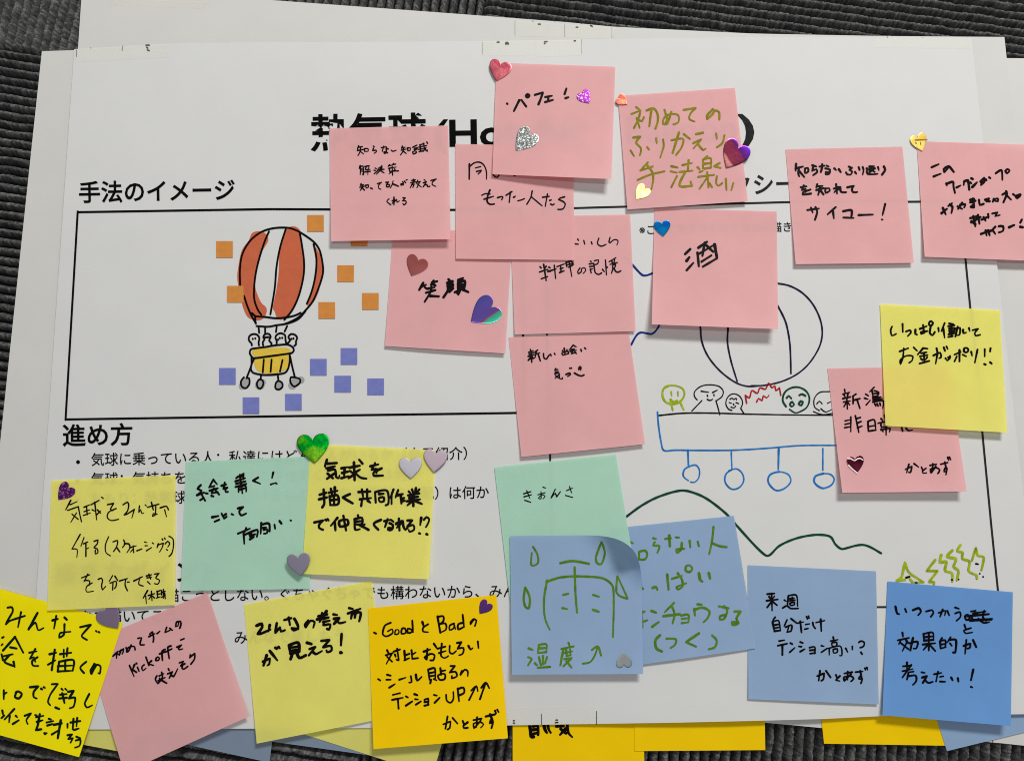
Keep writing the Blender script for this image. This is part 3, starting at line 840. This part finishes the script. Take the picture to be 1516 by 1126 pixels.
n.write('155 250 140 290 155 350 200 330/272 220 275 310/310 305 355 290 365 315 330 355/415 285 415 330 435 340/465 275 540 245/500 230 510 320/520 310 480 330 475 310 545 300/575 195 565 225 590 240 610 210 590 190 575 195/585 250 575 320 605 345 630 310/670 265 675 305/740 210 705 300/725 270 740 375/790 215 840 220/780 245 850 235/815 220 820 360/790 270 850 265/795 270 795 315 850 305 845 265/790 295 848 290/785 335 850 325/780 365 830 355/860 275 910 265 905 340 880 345/885 250 860 360'
        '/945 285 950 320 980 315/1010 265 1020 300/1050 290 1110 275 1075 320 1085 350 1135 340/240 525 335 490/285 490 275 600 250 665 245 625 310 575 385 580 375 630 345 650/395 480 435 520/500 490 440 560/500 488 550 495/480 545 540 535/465 580 550 565/510 545 515 640/475 605 495 620/545 590 530 615/460 660 570 630/615 570 690 540 700 590 680 600/650 490 660 540 640 660/730 480 745 520/760 470 775 500/750 600 758 615/780 590 790 610/800 575 800 600 770 625'
        '/850 560 920 530/905 510 905 635/875 580 850 635/940 560 980 580/960 490 955 525 985 535 1005 510 985 485 960 490/1035 530 1045 575/1105 505 1075 650/1185 500 1185 580/1250 490 1245 525/1180 665 1195 672/1245 645 1262 660', 1300, 450, 7.505, 19)

# lower half
n = Note([(126, 952), (307, 876), (368, 1060), (184, 1143)], 0, PINK, 'pink note tilted strongly, with kick off written in thin pen', 0.0030, 0.0040)
n.write('668 505 695 478/690 485 688 518/695 490 706 500/705 478 730 462 728 480 722 492/715 470 708 492/745 455 755 480/775 440 760 475 748 480 752 460 775 448 795 450 798 468/815 400 836 398 829 420 830 438 852 438/900 362 885 375/880 390 915 372/903 368 908 400 905 422/928 372 945 358/985 335 975 365 1005 352/1003 340 1018 352/1042 305 1038 330 1052 325 1056 303/1045 303 1066 300 1069 320 1062 340'
        '/765 560 792 625/795 555 783 585/783 585 806 600/812 570 822 595/806 548 808 550/852 556 838 570 845 590 863 576/862 510 880 560/895 533 875 550/875 550 907 560/925 515 920 530 935 530 942 518 932 510 925 515/976 465 958 475 960 530/943 492 977 478/1010 445 992 452 1000 520/975 482 1016 462/1045 452 1072 440 1055 460/1055 460 1060 467 1080 462/1068 410 1088 402'
        '/927 622 918 640 932 668/940 622 968 608/943 635 946 643/935 650 975 632/955 600 960 630 935 665/945 642 985 665/995 580 1000 590/990 610 1018 598 1000 635/1008 615 1025 625 1050 580/1060 545 1085 535 1068 562/1068 562 1092 550/1078 560 1076 575 1086 582 1110 565/1125 498 1122 515/1125 510 1150 490 1150 520 1128 552', 0, 844, 3.992, 9.5)
n = Note([(-8, 869), (182, 921), (117, 1120), (-74, 1067)], 1, GOLD, 'deep golden note in green-black pen, tilted over the carpet at the poster corner', 0.0026, 0.0034)
nO1 = n
n.write('50 130 80 128 85 155 45 225 40 240 60 220 165 185/140 160 120 260/250 165 190 275 235 230 255 280 290 265/350 215 385 205/375 185 360 270/430 195 445 210/430 240 425 310 395 330 400 300 470 290/535 260 605 245 565 290 545 320 580 345/640 285 645 290/658 292 665 296/15 330 25 325/10 380 18 372/100 325 20 415/100 325 155 430/68 394 110 402/15 455 85 440/60 450 30 490 95 520/90 490 98 525/10 440 20 480'
        '/195 430 245 420/235 405 200 470 225 460 235 490/250 460 215 485 220 515 255 518/330 440 375 430/365 410 345 545/320 510 370 480/400 440 475 430/425 410 425 460/450 400 445 455/395 490 385 550/395 490 490 480 485 550/385 520 485 515/385 555 485 550/435 490 435 550/575 490 535 530 560 565/630 505 605 550 610 570 645 510 670 520 665 570 655 565'
        '/25 680 25 740/25 705 45 695/110 690 100 725 125 735 145 705 120 688 105 695/200 660 255 655 225 690 225 725 245 735/275 670 282 675/292 660 300 665/345 640 385 638 335 710 320 760 335 780/410 670 420 680/435 670 445 680/400 710 445 705/395 735 445 730/415 700 430 765/370 795 395 805/455 690 490 685 460 735 500 730 490 790 465 800/595 705 565 770 580 795 615 780/15 815 20 840/10 865 28 848/95 805 30 875/65 850 60 895/105 850 115 860/85 905 125 880/165 850 205 835 175 880 185 905/235 845 245 850'
        '/240 860 290 850/265 840 250 920 240 945 275 940/245 890 285 880/325 870 340 875/310 895 355 885/315 915 350 905/295 966 312 966/300 972 308 968/345 975 385 950/360 910 410 900/405 880 385 1000/450 905 450 930/470 895 535 885/490 870 485 940/515 865 510 920/495 945 525 935/450 980 480 975 455 1005 485 1000 470 1030/510 990 535 1000/505 1015 535 1010 530 1050 500 1062', 0, 870, 4.505, 12.5, INKG)
n = Note([(76, 711), (260, 703), (259, 895), (70, 903)], 2, YELLOW, 'yellow note reading 気球をみんなで 作る in thin pen with a purple glitter heart', 0.0016, 0.0016)
n.write('240 215 200 290/235 250 290 225/215 295 300 265/300 265 310 320 325 385/250 325 298 365/285 315 240 390/345 270 390 250/345 305 390 290/365 260 370 330/340 335 395 315/400 250 465 215/430 230 445 370/410 290 430 300/445 330 475 300/450 290 475 315/485 190 498 200/530 250 580 240 555 285 575 295/600 280 540 310 530 350 560 375 620 365/655 250 690 230 700 250 690 300 665 330 685 325 740 290/745 285 725 355/785 260 780 310 795 290 805 320 820 315/850 270 940 245/880 230 895 290/915 265 910 330 890 340 895 320 925 325/830 250 840 260/950 275 1000 262 1015 290/985 290 1000 345'
        '/315 485 250 600/250 600 290 605 288 668/345 510 320 580/340 560 375 545/360 560 360 660/365 600 385 590/425 540 455 530 450 560 425 590 450 600 455 630 435 640 435 610/540 505 515 570 520 630 555 655/575 545 610 535 605 580 580 620/605 590 630 625/660 530 670 560 650 590/665 560 700 560 710 590 685 630/710 590 760 575/735 575 740 630/735 600 715 625/765 615 805 600/825 545 845 550/830 575 850 575/840 615 880 590/888 552 898 560/935 560 925 590/930 570 975 555 965 590 945 625/965 520 970 530/985 515 990 525/990 560 1010 540 1025 560 1010 585/1000 605 1010 612/1020 500 1050 520 1055 580 1040 640 1020 660'
        '/325 830 390 805/375 800 345 860/350 850 390 855 385 890/410 870 365 900 365 940 420 935/458 842 482 832 492 850 484 895 492 925 517 897/572 812 545 858/590 816 612 850/552 872 600 858 598 900 586 915/575 872 572 926/625 855 690 835/678 838 671 885 690 932/690 864 707 862/740 855 810 820/790 825 780 880 815 895/745 850 755 848/840 815 880 805/845 830 880 825/860 800 875 840/850 860 870 880/905 800 940 795 915 830 945 850 930 880 905 875'
        '/850 930 815 990/835 975 840 1035/855 970 905 955/880 935 885 1010/880 970 860 1000/890 975 905 990/925 935 930 980/925 940 960 930 960 965/925 960 955 955/920 990 950 980/975 920 975 990/960 945 990 935/960 985 990 965/985 950 990 995', 60, 700, 5.362, 9.6)
n = Note([(275, 683), (459, 675), (459, 871), (268, 874)], 1, GREEN, 'mint green note reading 絵を書く ことって 面白い', 0.0018, 0.0006)
n.write('200 255 175 285 205 300 180 330/170 335 225 315/200 320 215 345 235 380/195 375 210 365/240 320 255 322/300 210 265 275/300 215 330 250/280 270 310 260/270 300 335 280/305 280 285 320 335 310/320 300 345 330/285 340 300 345/365 260 400 250/390 235 380 285 400 275/410 275 395 290 400 310 415 308/480 200 540 165 535 210/490 190 530 185/475 225 550 200/480 245 555 225/475 270 560 245/510 175 530 320/500 265 500 310/510 270 555 260 560 305/515 290 550 280/655 195 615 220 672 245/775 155 765 200/755 250 785 240/795 240 805 245'
        '/290 510 340 500/310 545 345 530/365 480 375 505/400 485 380 500 385 520 405 505/445 485 460 492/495 440 535 430 505 465 520 495 560 480/495 640 590 600/560 595 550 625/540 640 545 720/545 650 650 610 645 665/585 640 600 680/600 640 605 670/595 655 630 645/590 685 620 665/680 555 675 640/680 570 740 560 745 620/690 595 720 590/700 610 725 605 725 635 700 640/785 570 790 600/825 540 840 560/912 535 918 537', 260, 670, 5.362, 15)
n = Note([(460, 657), (645, 666), (635, 857), (447, 849)], 3, YELLOW, 'yellow note with bold writing about 共同作業 and two grey hearts at its corner', 0.0022, 0.0034)
n.write('225 205 210 255/230 235 300 230/220 270 285 255/235 285 285 280 295 335 315 345 320 325/230 310 270 345/280 310 225 350/335 270 385 260/340 305 385 295/360 265 355 340/335 345 390 330/395 265 475 250/430 225 435 360/400 290 420 305/425 320 390 345/440 300 475 280/440 305 480 340 525 348/470 205 495 235/555 255 615 240/590 230 565 280 605 275 600 305/640 270 580 300 580 325 650 325'
        '/170 470 220 455/200 430 205 540 190 565/165 505 225 490/240 455 305 440/255 425 265 470/285 415 285 465/245 480 250 545/245 485 305 475 310 540 250 548/250 512 308 505/278 480 280 545/400 465 345 490 420 535/465 450 555 445/490 430 500 490/530 430 530 490/475 505 560 495/490 515 485 555/535 515 555 530/590 450 595 530/590 450 680 440 690 540 670 550/620 465 655 462/620 495 655 490 655 520 625 522 620 495/730 430 705 495/715 470 715 540/765 435 745 490/755 475 800 465/785 480 790 535/790 500 810 495/790 520 815 515'
        '/870 430 880 460/900 420 895 455/845 445 860 460/925 430 910 450/840 475 925 460/850 495 915 485/830 520 930 505/880 465 880 555/870 520 835 550/890 515 945 540/130 680 195 665 170 690 165 720 195 735/215 660 222 668/230 655 238 665/305 645 255 705/285 680 290 740/320 670 325 710 385 695 380 660 320 670/350 630 370 740/460 625 465 645/435 655 490 645 490 690 440 695/435 660 440 735 475 730/440 675 490 668/475 700 540 735/510 695 490 710/635 660 580 690 615 735'
        '/660 670 705 660/685 655 665 715/710 660 730 675/700 685 725 700 715 735 690 735 690 720 725 725/770 650 775 740/750 690 790 670 755 720/775 700 800 670 805 710 820 735 835 720/835 665 870 665 835 710 880 700 885 735 850 750 845 735/940 645 932 700/925 762 932 765/960 660 980 640 1000 655 990 690 975 715/980 768 988 772', 440, 640, 5.118, 17)
n = Note([(361, 894), (551, 859), (572, 1062), (380, 1100)], 0, YELLOW, 'yellow note reading みんなの考え方 が見える, without hearts', 0.0026, 0.0008)
n.write('160 405 200 390 205 415 170 470 190 470 270 435/265 400 255 450/320 385 310 460 345 420 355 450 385 440/380 360 435 345/415 340 425 400/460 350 480 380/475 375 490 420 455 440 440 425 490 430/570 365 545 395 550 415 590 365 620 375 610 420/650 330 720 315/680 305 685 350/640 355 730 340/715 290 660 375/690 375 740 365/695 380 690 400 745 395 735 435 720 430/770 315 800 320/775 350 815 345 775 390/800 370 820 385 865 375/895 265 925 272/885 308 985 270/920 295 910 350/930 310 985 300 975 370/950 290 940 340'
        '/210 690 265 665 260 710 245 720/240 640 215 720/265 605 325 680/310 580 320 590/335 575 345 585/415 560 430 625/420 560 490 540 500 610/425 580 490 570/430 605 495 595/430 625 495 615/445 625 430 670/480 620 500 660 550 640/560 540 595 550/580 590 625 575 575 640/605 610 630 630 680 605/675 525 735 520 690 575 750 565 755 600 720 615 715 600/835 470 830 560/828 618 838 620', 350, 850, 5.362, 19.5)
nO2 = Note([(545, 900), (735, 880), (752, 1092), (553, 1108)], 3, ORANGE, 'orange note reading Good と Bad with a small violet heart', 0.0046, 0.0050)
nO2.write('65 308 78 315/180 240 140 260 125 320 150 335 195 310 190 285 160 300/215 290 210 320 235 315 235 290 215 290/260 280 255 315 285 310 280 280 260 280/330 290 300 280 300 310 325 305 335 280/330 225 335 305/400 235 410 265/440 250 405 275 405 300 440 305/505 195 525 310/505 200 545 195 545 230 520 250/520 250 560 245 565 285 525 308/620 245 590 260 590 290 620 275 620 245 630 285/685 240 650 250 650 285 685 270/680 185 690 270/755 215 735 235 735 250 760 215 775 225 765 262'
          '/155 430 165 450/145 465 195 450/185 460 150 525/155 475 190 510/200 440 245 425/225 420 235 500 220 495/210 460 215 475/275 435 280 495/280 465 310 455/275 500 310 485/325 430 330 490/330 460 355 445/330 490 370 485/410 440 455 425/435 420 430 495 415 480 460 455 485 465 475 500 455 500/480 385 500 415/535 385 530 470 555 485 580 470/505 420 560 405/515 450 565 435/590 400 590 445 610 455 635 435/640 380 670 375 645 420 685 415 680 455 655 465/720 400 735 425 750 415/785 370 790 415'
          '/92 630 108 640/155 600 180 607/150 635 180 635/170 690 210 665/240 635 285 620/320 610 325 650 308 655/355 600 365 640 395 615/440 565 450 635/440 565 485 555 490 625/445 590 485 582/448 612 488 605/460 635 455 660/480 630 500 640/525 555 530 600/530 575 560 570/510 605 520 635 555 630 555 595 510 605/595 540 625 540 590 585 630 580 640 610 605 625 605 610/675 575 665 600 695 565 715 575 715 610'
          '/195 740 245 728/190 775 265 760/230 770 235 835/285 750 300 758/285 815 330 785/345 735 365 742/350 770 370 772/355 808 390 785/415 775 440 765 440 810/415 790 440 788/415 815 445 808/480 740 500 745/485 795 520 760/565 740 570 780 595 795 615 770 615 720/645 695 655 785/645 700 685 690 690 725 650 745/725 775 770 685/740 710 775 680 785 715/800 770 840 655/810 690 840 655 865 695'
          '/545 945 595 925 590 970 575 980/575 890 560 975/610 900 645 940/680 920 690 945/715 930 685 955 690 970 715 968/755 915 810 905/780 895 775 965/805 920 760 970 755 940 805 930 825 945 805 968/840 890 905 875/870 875 890 930 870 935 875 915 890 930 880 970/905 850 912 868/920 842 930 860', 540, 870, 4.69, 12.5)

# blue notes around the mint one
n = Note([(1107, 836), (1297, 845), (1301, 1042), (1108, 1034)], 0, BLUE, 'blue note reading 来週 自分だけ in black pen', 0.0014, 0.0018)
n.write('235 250 290 245/250 270 258 285/290 265 275 285/230 300 315 290/268 245 272 375/265 310 235 350/275 305 310 335/365 295 380 305/352 355 385 338 410 358 470 358/395 265 388 335/395 262 455 258 465 340/405 285 440 280/425 275 425 315/405 300 445 295/408 318 440 312 440 330 412 335 408 318/295 425 280 445/275 460 290 530/275 460 320 450 335 525/283 485 325 478/287 508 330 500/290 530 335 525/385 445 365 490/415 435 460 470/375 500 420 485 415 530 395 535/400 490 385 540'
        '/465 470 510 460/485 455 495 540/525 480 555 475/520 515 545 510/533 420 540 440/548 415 552 432/580 465 585 490 600 510/605 465 670 450/640 440 645 530/325 605 365 598/315 640 385 625/350 640 350 710/410 620 425 628/405 690 445 655/485 612 505 620/475 645 495 648/485 685 520 665/555 655 595 650 595 700/558 675 595 672/560 700 600 695/645 640 665 645/645 690 690 660/735 575 740 600/715 605 770 595/725 620 760 615 760 640 730 645 725 620/705 660 705 710/700 660 790 645 800 715 785 715/735 670 765 665 765 690 740 695 735 670'
        '/830 660 845 690/880 645 880 670/930 615 945 605 970 615 965 645 940 655/945 690 955 705/615 870 665 850 660 895 645 905/635 830 625 905/680 830 715 880/755 860 765 885/785 870 755 900 785 908/820 850 880 840/845 835 845 900/870 855 820 905 815 880 870 870 890 890 870 910/905 840 960 835/940 830 950 890 930 890 940 870 955 890 945 925/975 810 980 825/990 805 995 822', 1090, 830, 5.118, 12.5)
n = Note([(903, 782), (1086.5, 763), (1119, 959), (936, 985)], 1, BLUE, 'blue note in green pen reading らない人, behind the curled rain note', 0.0014, 0.0012)
n.write('172 215 188 222/237 288 235 345/240 285 285 280 298 310 280 345 238 345/345 185 365 190/355 215 345 240 390 245 375 295/435 190 475 185/465 165 470 245/515 178 540 180/560 220 555 270 525 295 520 270 580 265/620 205 625 255/680 210 690 245/800 100 790 200 768 305/795 225 850 245 900 252/240 505 255 560 268 568/340 560 365 555 375 575/450 460 460 575/485 492 560 470/530 450 562 500 565 550 530 572 520 555 595 525/595 395 590 430 620 440 640 415 620 390 595 395/690 450 700 500 715 512/765 450 775 490'
        '/250 710 262 860/255 745 280 740/258 820 300 805/330 735 365 748/335 855 385 820/500 675 430 745/420 775 545 760/485 700 505 760 490 830/555 770 610 765 610 820/560 795 608 790/560 828 612 820/680 685 710 688/655 720 660 770/660 725 720 710 770 740 755 790 725 820/840 700 915 715/880 700 905 730 880 795 850 800 850 775 885 765/960 740 1005 740 975 790 985 830 945 840 940 820 990 825/395 920 360 960 370 1020 410 1042/445 945 515 950 510 990 475 1015/690 905 595 970 668 1005/790 920 825 960 810 1010 765 1025', 900, 760, 5.118, 15, GRASS)
n = Note([(732, 691), (912, 672), (944, 868), (755, 888)], 2, GREEN, 'mint green note reading きおんさ, half under the rain note', 0.0004, 0.0004)
n.write('150 200 185 190/152 215 188 205/165 185 180 222/155 232 185 242/220 205 255 195/235 190 235 225 222 222 240 205 255 212 245 225/245 168 258 172/305 178 285 220 305 198 312 215 330 190/360 185 390 172/375 165 385 195/355 208 390 218', 730, 670, 3.313, 5.2)
nB1 = Note([(755, 793), (949, 791), (952, 997), (758, 998)], 8, BLUE, 'blue note with a big green 雨 drawing, its corner curling up', 0.0040, 0.0045, roll=(853, 793, 0.665, -0.747, 41))
nB1.write('196 460 218 500 220 540 195 553 186 545 190 490/532 438 505 510 510 540 530 545 548 490 532 438/158 660 150 720 160 755 175 762 180 710 158 660/610 605 605 680 620 700 660 714 610 605/330 540 390 530 470 543/400 560 405 700 412 782/265 625 250 720 255 810 278 866/262 632 330 610 430 605 540 615 585 650 592 740 588 902/345 695 370 690/340 760 365 765/490 695 520 705/490 768 518 778'
          '/175 958 195 965/172 1000 185 1005/172 1040 190 1010/225 940 220 980/225 940 262 938 260 978/225 958 260 955/222 980 262 975/225 1000 235 1040/245 995 245 1035/265 1000 255 1030/205 1030 215 1040/220 1052 280 1048/370 930 375 945/335 960 395 948/345 960 330 1040/350 980 390 972/358 965 362 995/378 962 380 990/360 995 382 990/350 1010 385 1005 345 1045/360 1020 385 1052/440 1032 475 1025 500 990 512 950/485 965 513 948 530 992', 730, 670, 3.313, 9, GRASS)
n = Note([(1314, 860), (1499.5, 876), (1496.5, 1074), (1306.5, 1058)], 1, SKY, 'bright blue note reading 効果的か 考えたい with a scribbled-out word', 0.0036, 0.0042)
n.write('152 292 165 345 180 350/225 310 235 335/285 320 330 305 345 330 325 358/385 330 430 320 440 340 420 370/480 340 530 325 525 360/510 315 490 370/545 325 560 360/605 300 635 310/605 345 640 335 645 370 615 400/680 365 690 395 715 380 700 355 680 365/725 330 760 325/740 345 835 330/700 365 860 350/690 395 885 385/730 370 740 400/780 385 820 415 865 410/825 325 815 370 840 400/720 400 880 390/675 430 685 460/725 455 670 475 685 495 735 488'
        '/205 490 210 520/170 548 255 530/190 555 180 575/235 550 250 570/240 560 205 630/195 570 250 615/260 570 320 560 310 610 290 610/285 530 265 625/365 500 370 555/365 500 435 490 440 545/370 525 435 518/370 550 440 545/360 580 455 570/405 495 405 625/395 585 365 620/410 580 455 630/505 530 490 555/490 555 495 610/490 555 530 548 530 600/495 580 530 575/495 610 535 600/570 525 545 565/560 545 610 545 605 640 590 640/565 570 580 590/670 590 720 575 715 605 700 610/690 545 680 650/740 545 765 600'
        '/240 715 240 770/210 745 270 740/205 782 285 765/272 735 205 830/250 790 290 785/250 800 240 845/250 820 305 815 310 855 285 885/350 790 375 795/355 830 390 820 360 870/375 845 400 870 435 862/445 805 500 795/475 785 460 860/490 825 515 820/490 860 530 862/575 830 585 850/625 835 630 860/742 770 725 850/724 900 735 905', 1296, 840, 5.118, 13.5)

# ------------------------------------------------------------------ heart stickers
def heart_outline(n=44):
    """Unit heart: tip at (0,0), notch at (0,0.80), lobes to y = 1."""
    right = [(0.0, 0.0), (0.17, 0.15), (0.36, 0.35), (0.49, 0.54), (0.545, 0.72), (0.50, 0.89), (0.385, 0.985), (0.25, 1.0), (0.11, 0.945), (0.03, 0.855), (0.0, 0.80)]
    r = catmull(right, 0.03)
    l = [(-x, y) for x, y in r[::-1]][1:-1]
    return r + l
HO = heart_outline()

def heart(tip, notch, width, mat, label, surf, z=0.0003, dome=0.00006, outline=None):
    tx, ty = tip; nx, ny = notch
    ax, ay = (nx - tx) / 0.80, (ny - ty) / 0.80       # unit axis, in pixels
    L = math.hypot(ax, ay)
    bx, by = -ay / L * width / 1.09, ax / L * width / 1.09
    mb = MB()
    cen = (0, 0.62)
    rings = [(1.0, 0.0), (0.985, 0.5), (0.95, 0.8), (0.88, 0.95), (0.5, 0.99), (0.2, 1.0)]
    m = len(HO)
    for k, hgt in rings:
        for x, y in HO:
            X = cen[0] + (x - cen[0]) * k; Y = cen[1] + (y - cen[1]) * k
            mb.v.append(surf(tx + ax * Y + bx * X, ty + ay * Y + by * X, z + dome * hgt))
    for r in range(len(rings) - 1):
        for i in range(m):
            j = (i + 1) % m
            mb.f.append((r * m + i, r * m + j, (r + 1) * m + j, (r + 1) * m + i))
    mb.v.append(surf(tx + ax * cen[1], ty + ay * cen[1], z + dome))
    for i in range(m):
        mb.f.append(((len(rings) - 1) * m + i, (len(rings) - 1) * m + (i + 1) % m, len(mb.v) - 1))
    org = mb.v[-1]
    # face the camera side
    a, b, c = (Vector(mb.v[q]) for q in mb.f[0][:3])
    if (b - a).cross(c - a).z < 0:
        mb.f = [f[::-1] for f in mb.f]
    o = mb.build('heart_sticker', mat, None, org, True)
    tag(o, label, 'sticker', 'heart stickers')
    if outline:
        mb2 = MB()
        for k, l in enumerate(parse(outline[0], *outline[1])):
            stroke(mb2, l, outline[2], lambda a, b, d=0.0: surf(a, b, z + dome * 0.95 + d), k)
        mb2.build('foil_line', outline[3], o, org)
    return o

RED = foil_mat('foil_rose', [(0.40, 0.06, 0.09), (0.72, 0.17, 0.21)], 0.25, 0.00012)
PGL = glitter_mat('glitter_purple', (0.10, 0.005, 0.12), (0.24, 0.02, 0.28), (0.66, 0.34, 0.72))
SGL = glitter_mat('glitter_silver', (0.10, 0.11, 0.10), (0.34, 0.36, 0.35), (0.95, 0.97, 0.95))
ORED = foil_mat('foil_orange_red', [(0.50, 0.035, 0.02), (0.85, 0.16, 0.10)], 0.25, 0.00012)
GLD = foil_mat('foil_pale_gold', [(0.62, 0.48, 0.10), (0.84, 0.74, 0.30)], 0.35, 0.0001, 160, 0.5)
GLD2 = foil_mat('foil_gold', [(0.72, 0.42, 0.05), (0.95, 0.70, 0.18)], 0.32, 0.0001, 120, 0.5)
MAG = foil_mat('foil_magenta_violet', [(0.3, 0.04, 0.1)], 0.13, 0.00003, 60, 1.0, (0.85, 0.53, [(0.0, (0.62, 0.20, 0.20)), (0.15, (0.75, 0.30, 0.28)), (0.22, (0.26, 0.04, 0.07)), (0.56, (0.22, 0.03, 0.08)), (0.66, (0.11, 0.02, 0.14)), (0.80, (0.14, 0.02, 0.42))]))  # pale band and violet shift are reflections painted into the foil
BLF = foil_mat('foil_blue', [(0.003, 0.07, 0.33), (0.003, 0.16, 0.36)], 0.25, 0.00003)
BRN = foil_mat('foil_brown_red', [(0.24, 0.065, 0.060), (0.29, 0.08, 0.075)], 0.4, 0.0)
IND = foil_mat('foil_indigo', [(0.1, 0.08, 0.3)], 0.25, 0.00002, 60, 1.0, (0.62, -0.78, [(0.0, (0.085, 0.10, 0.42)), (0.3, (0.13, 0.09, 0.40)), (0.66, (0.14, 0.08, 0.34)), (0.71, (0.30, 0.07, 0.16)), (0.76, (0.05, 0.42, 0.30)), (0.95, (0.10, 0.60, 0.42))]))  # shift from indigo to green is a painted reflection
GRN = foil_mat('foil_green', [(0.0, 0.15, 0.02), (0.0, 0.34, 0.015), (0.20, 0.52, 0.02)], 0.24, 0.00006, 60)
WINE = foil_mat('foil_wine', [(0.12, 0.012, 0.03), (0.36, 0.045, 0.085)], 0.18, 0.0001)
LIL = foil_mat('foil_lilac', [(0.42, 0.40, 0.45)], 0.40, 0.0)
MAU = foil_mat('foil_mauve', [(0.39, 0.31, 0.36)], 0.40, 0.0)
SLA = foil_mat('foil_slate', [(0.34, 0.315, 0.41)], 0.45, 0.0)
PLU = foil_mat('foil_plum', [(0.42, 0.31, 0.46)], 0.45, 0.0)
VIO = foil_mat('foil_violet', [(0.13, 0.045, 0.24)], 0.4, 0.0)
GRY = foil_mat('foil_grey', [(0.24, 0.26, 0.27)], 0.40, 0.0)
GLINT = new_mat('painted_glint')[0]  # highlights of the wine heart, drawn as pale strokes
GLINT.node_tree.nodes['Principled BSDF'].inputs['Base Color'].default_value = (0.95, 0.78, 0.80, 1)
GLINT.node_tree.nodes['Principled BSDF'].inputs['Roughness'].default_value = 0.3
def over(sf, extra):
    return lambda a, b, d=0.0: sf(a, b, d + extra)

heart((735, 120), (741.5, 96), 33, RED, 'rose foil heart at the corner of the パフェ note, on bare poster', over(n6.surf, 0.0002))
heart((872.5, 153), (862.5, 139.5), 21, PGL, 'purple glitter heart beside the exclamation mark on the パフェ note', n6.surf)
heart((763.5, 223), (783.5, 200), 33, SGL, 'silver glitter heart on the pink パフェ note', n6.surf)
heart((928.8, 154.5), (917.5, 146), 17, ORED, 'small orange-red foil heart at the corner of the olive-ink note', over(n7.surf, 0.0002))
heart((941.5, 295), (954, 280), 22, GLD, 'pale gold foil heart on the pink olive-ink note', n7.surf)
heart((1075, 249), (1093, 219), 41, MAG, 'magenta and violet foil heart covering the printed bracket, by the olive writing', over(n7.surf, 0.0002))
heart((982, 350), (980, 331.5), 24.5, BLF, 'blue foil heart at the corner of the pink 酒 note', over(n8.surf, 0.0002))
heart((1366, 224), (1359, 204), 24, GLD2, 'gold foil heart at the corner of the このワークショップ note', over(n10.surf, 0.0002),
      outline=('100 115 215 113/150 140 155 160/105 140 110 150', (1340, 190, 6.625), 1.5, OLIVE))
heart((609, 408.5), (619, 386), 33, BRN, 'brown-red foil heart above the 笑顔 writing', n3.surf)
heart((697, 476.5), (727, 455), 43, IND, 'large indigo foil heart with a green glint on the 笑顔 note', n3.surf)
heart((1268.5, 700), (1266, 680), 25.5, WINE, 'dark wine-red foil heart on the 新潟 note', n11.surf,
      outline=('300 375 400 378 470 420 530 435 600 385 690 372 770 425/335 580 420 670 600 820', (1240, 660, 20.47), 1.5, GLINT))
def top_surf(layer, extra=0.0):
    """Surface a little above the notes of the given layer, on the poster."""
    return lambda a, b, d=0.0: on_sheet(a, b, ZM + 0.00040 + 0.00018 * layer + extra + d)
heart((86, 739.5), (101, 722.5), 25, PGL, 'purple glitter heart on the yellow 気球をみんなで note', top_surf(2))
heart((465.5, 685.5), (463, 651), 48, GRN, 'large green foil heart where the mint and yellow notes meet', top_surf(4, 0.0003))
heart((608, 708.5), (607.5, 683.5), 34, LIL, 'lilac-grey heart wholly on the yellow 共同作業 note', top_surf(4, 0.0003))
heart((642, 699), (645, 672), 35, MAU, 'mauve heart half off the yellow 共同作業 note, beside 紹介', top_surf(4, 0.0004))
heart((444.5, 852), (441.5, 825.5), 35, SLA, 'slate grey heart at the lower corner of the mint green note', top_surf(4, 0.0038))
heart((175, 929.5), (157, 906), 36, PLU, 'plum grey heart on the golden note, tucked under a yellow one', top_surf(3, 0.0001))
heart((710, 908), (721, 894), 20, VIO, 'small violet heart on the orange Good と Bad note', nO2.surf)
heart((923, 965), (924, 983), 23.5, GRY, 'grey heart, upside down, on the blue 雨 note', nB1.surf)
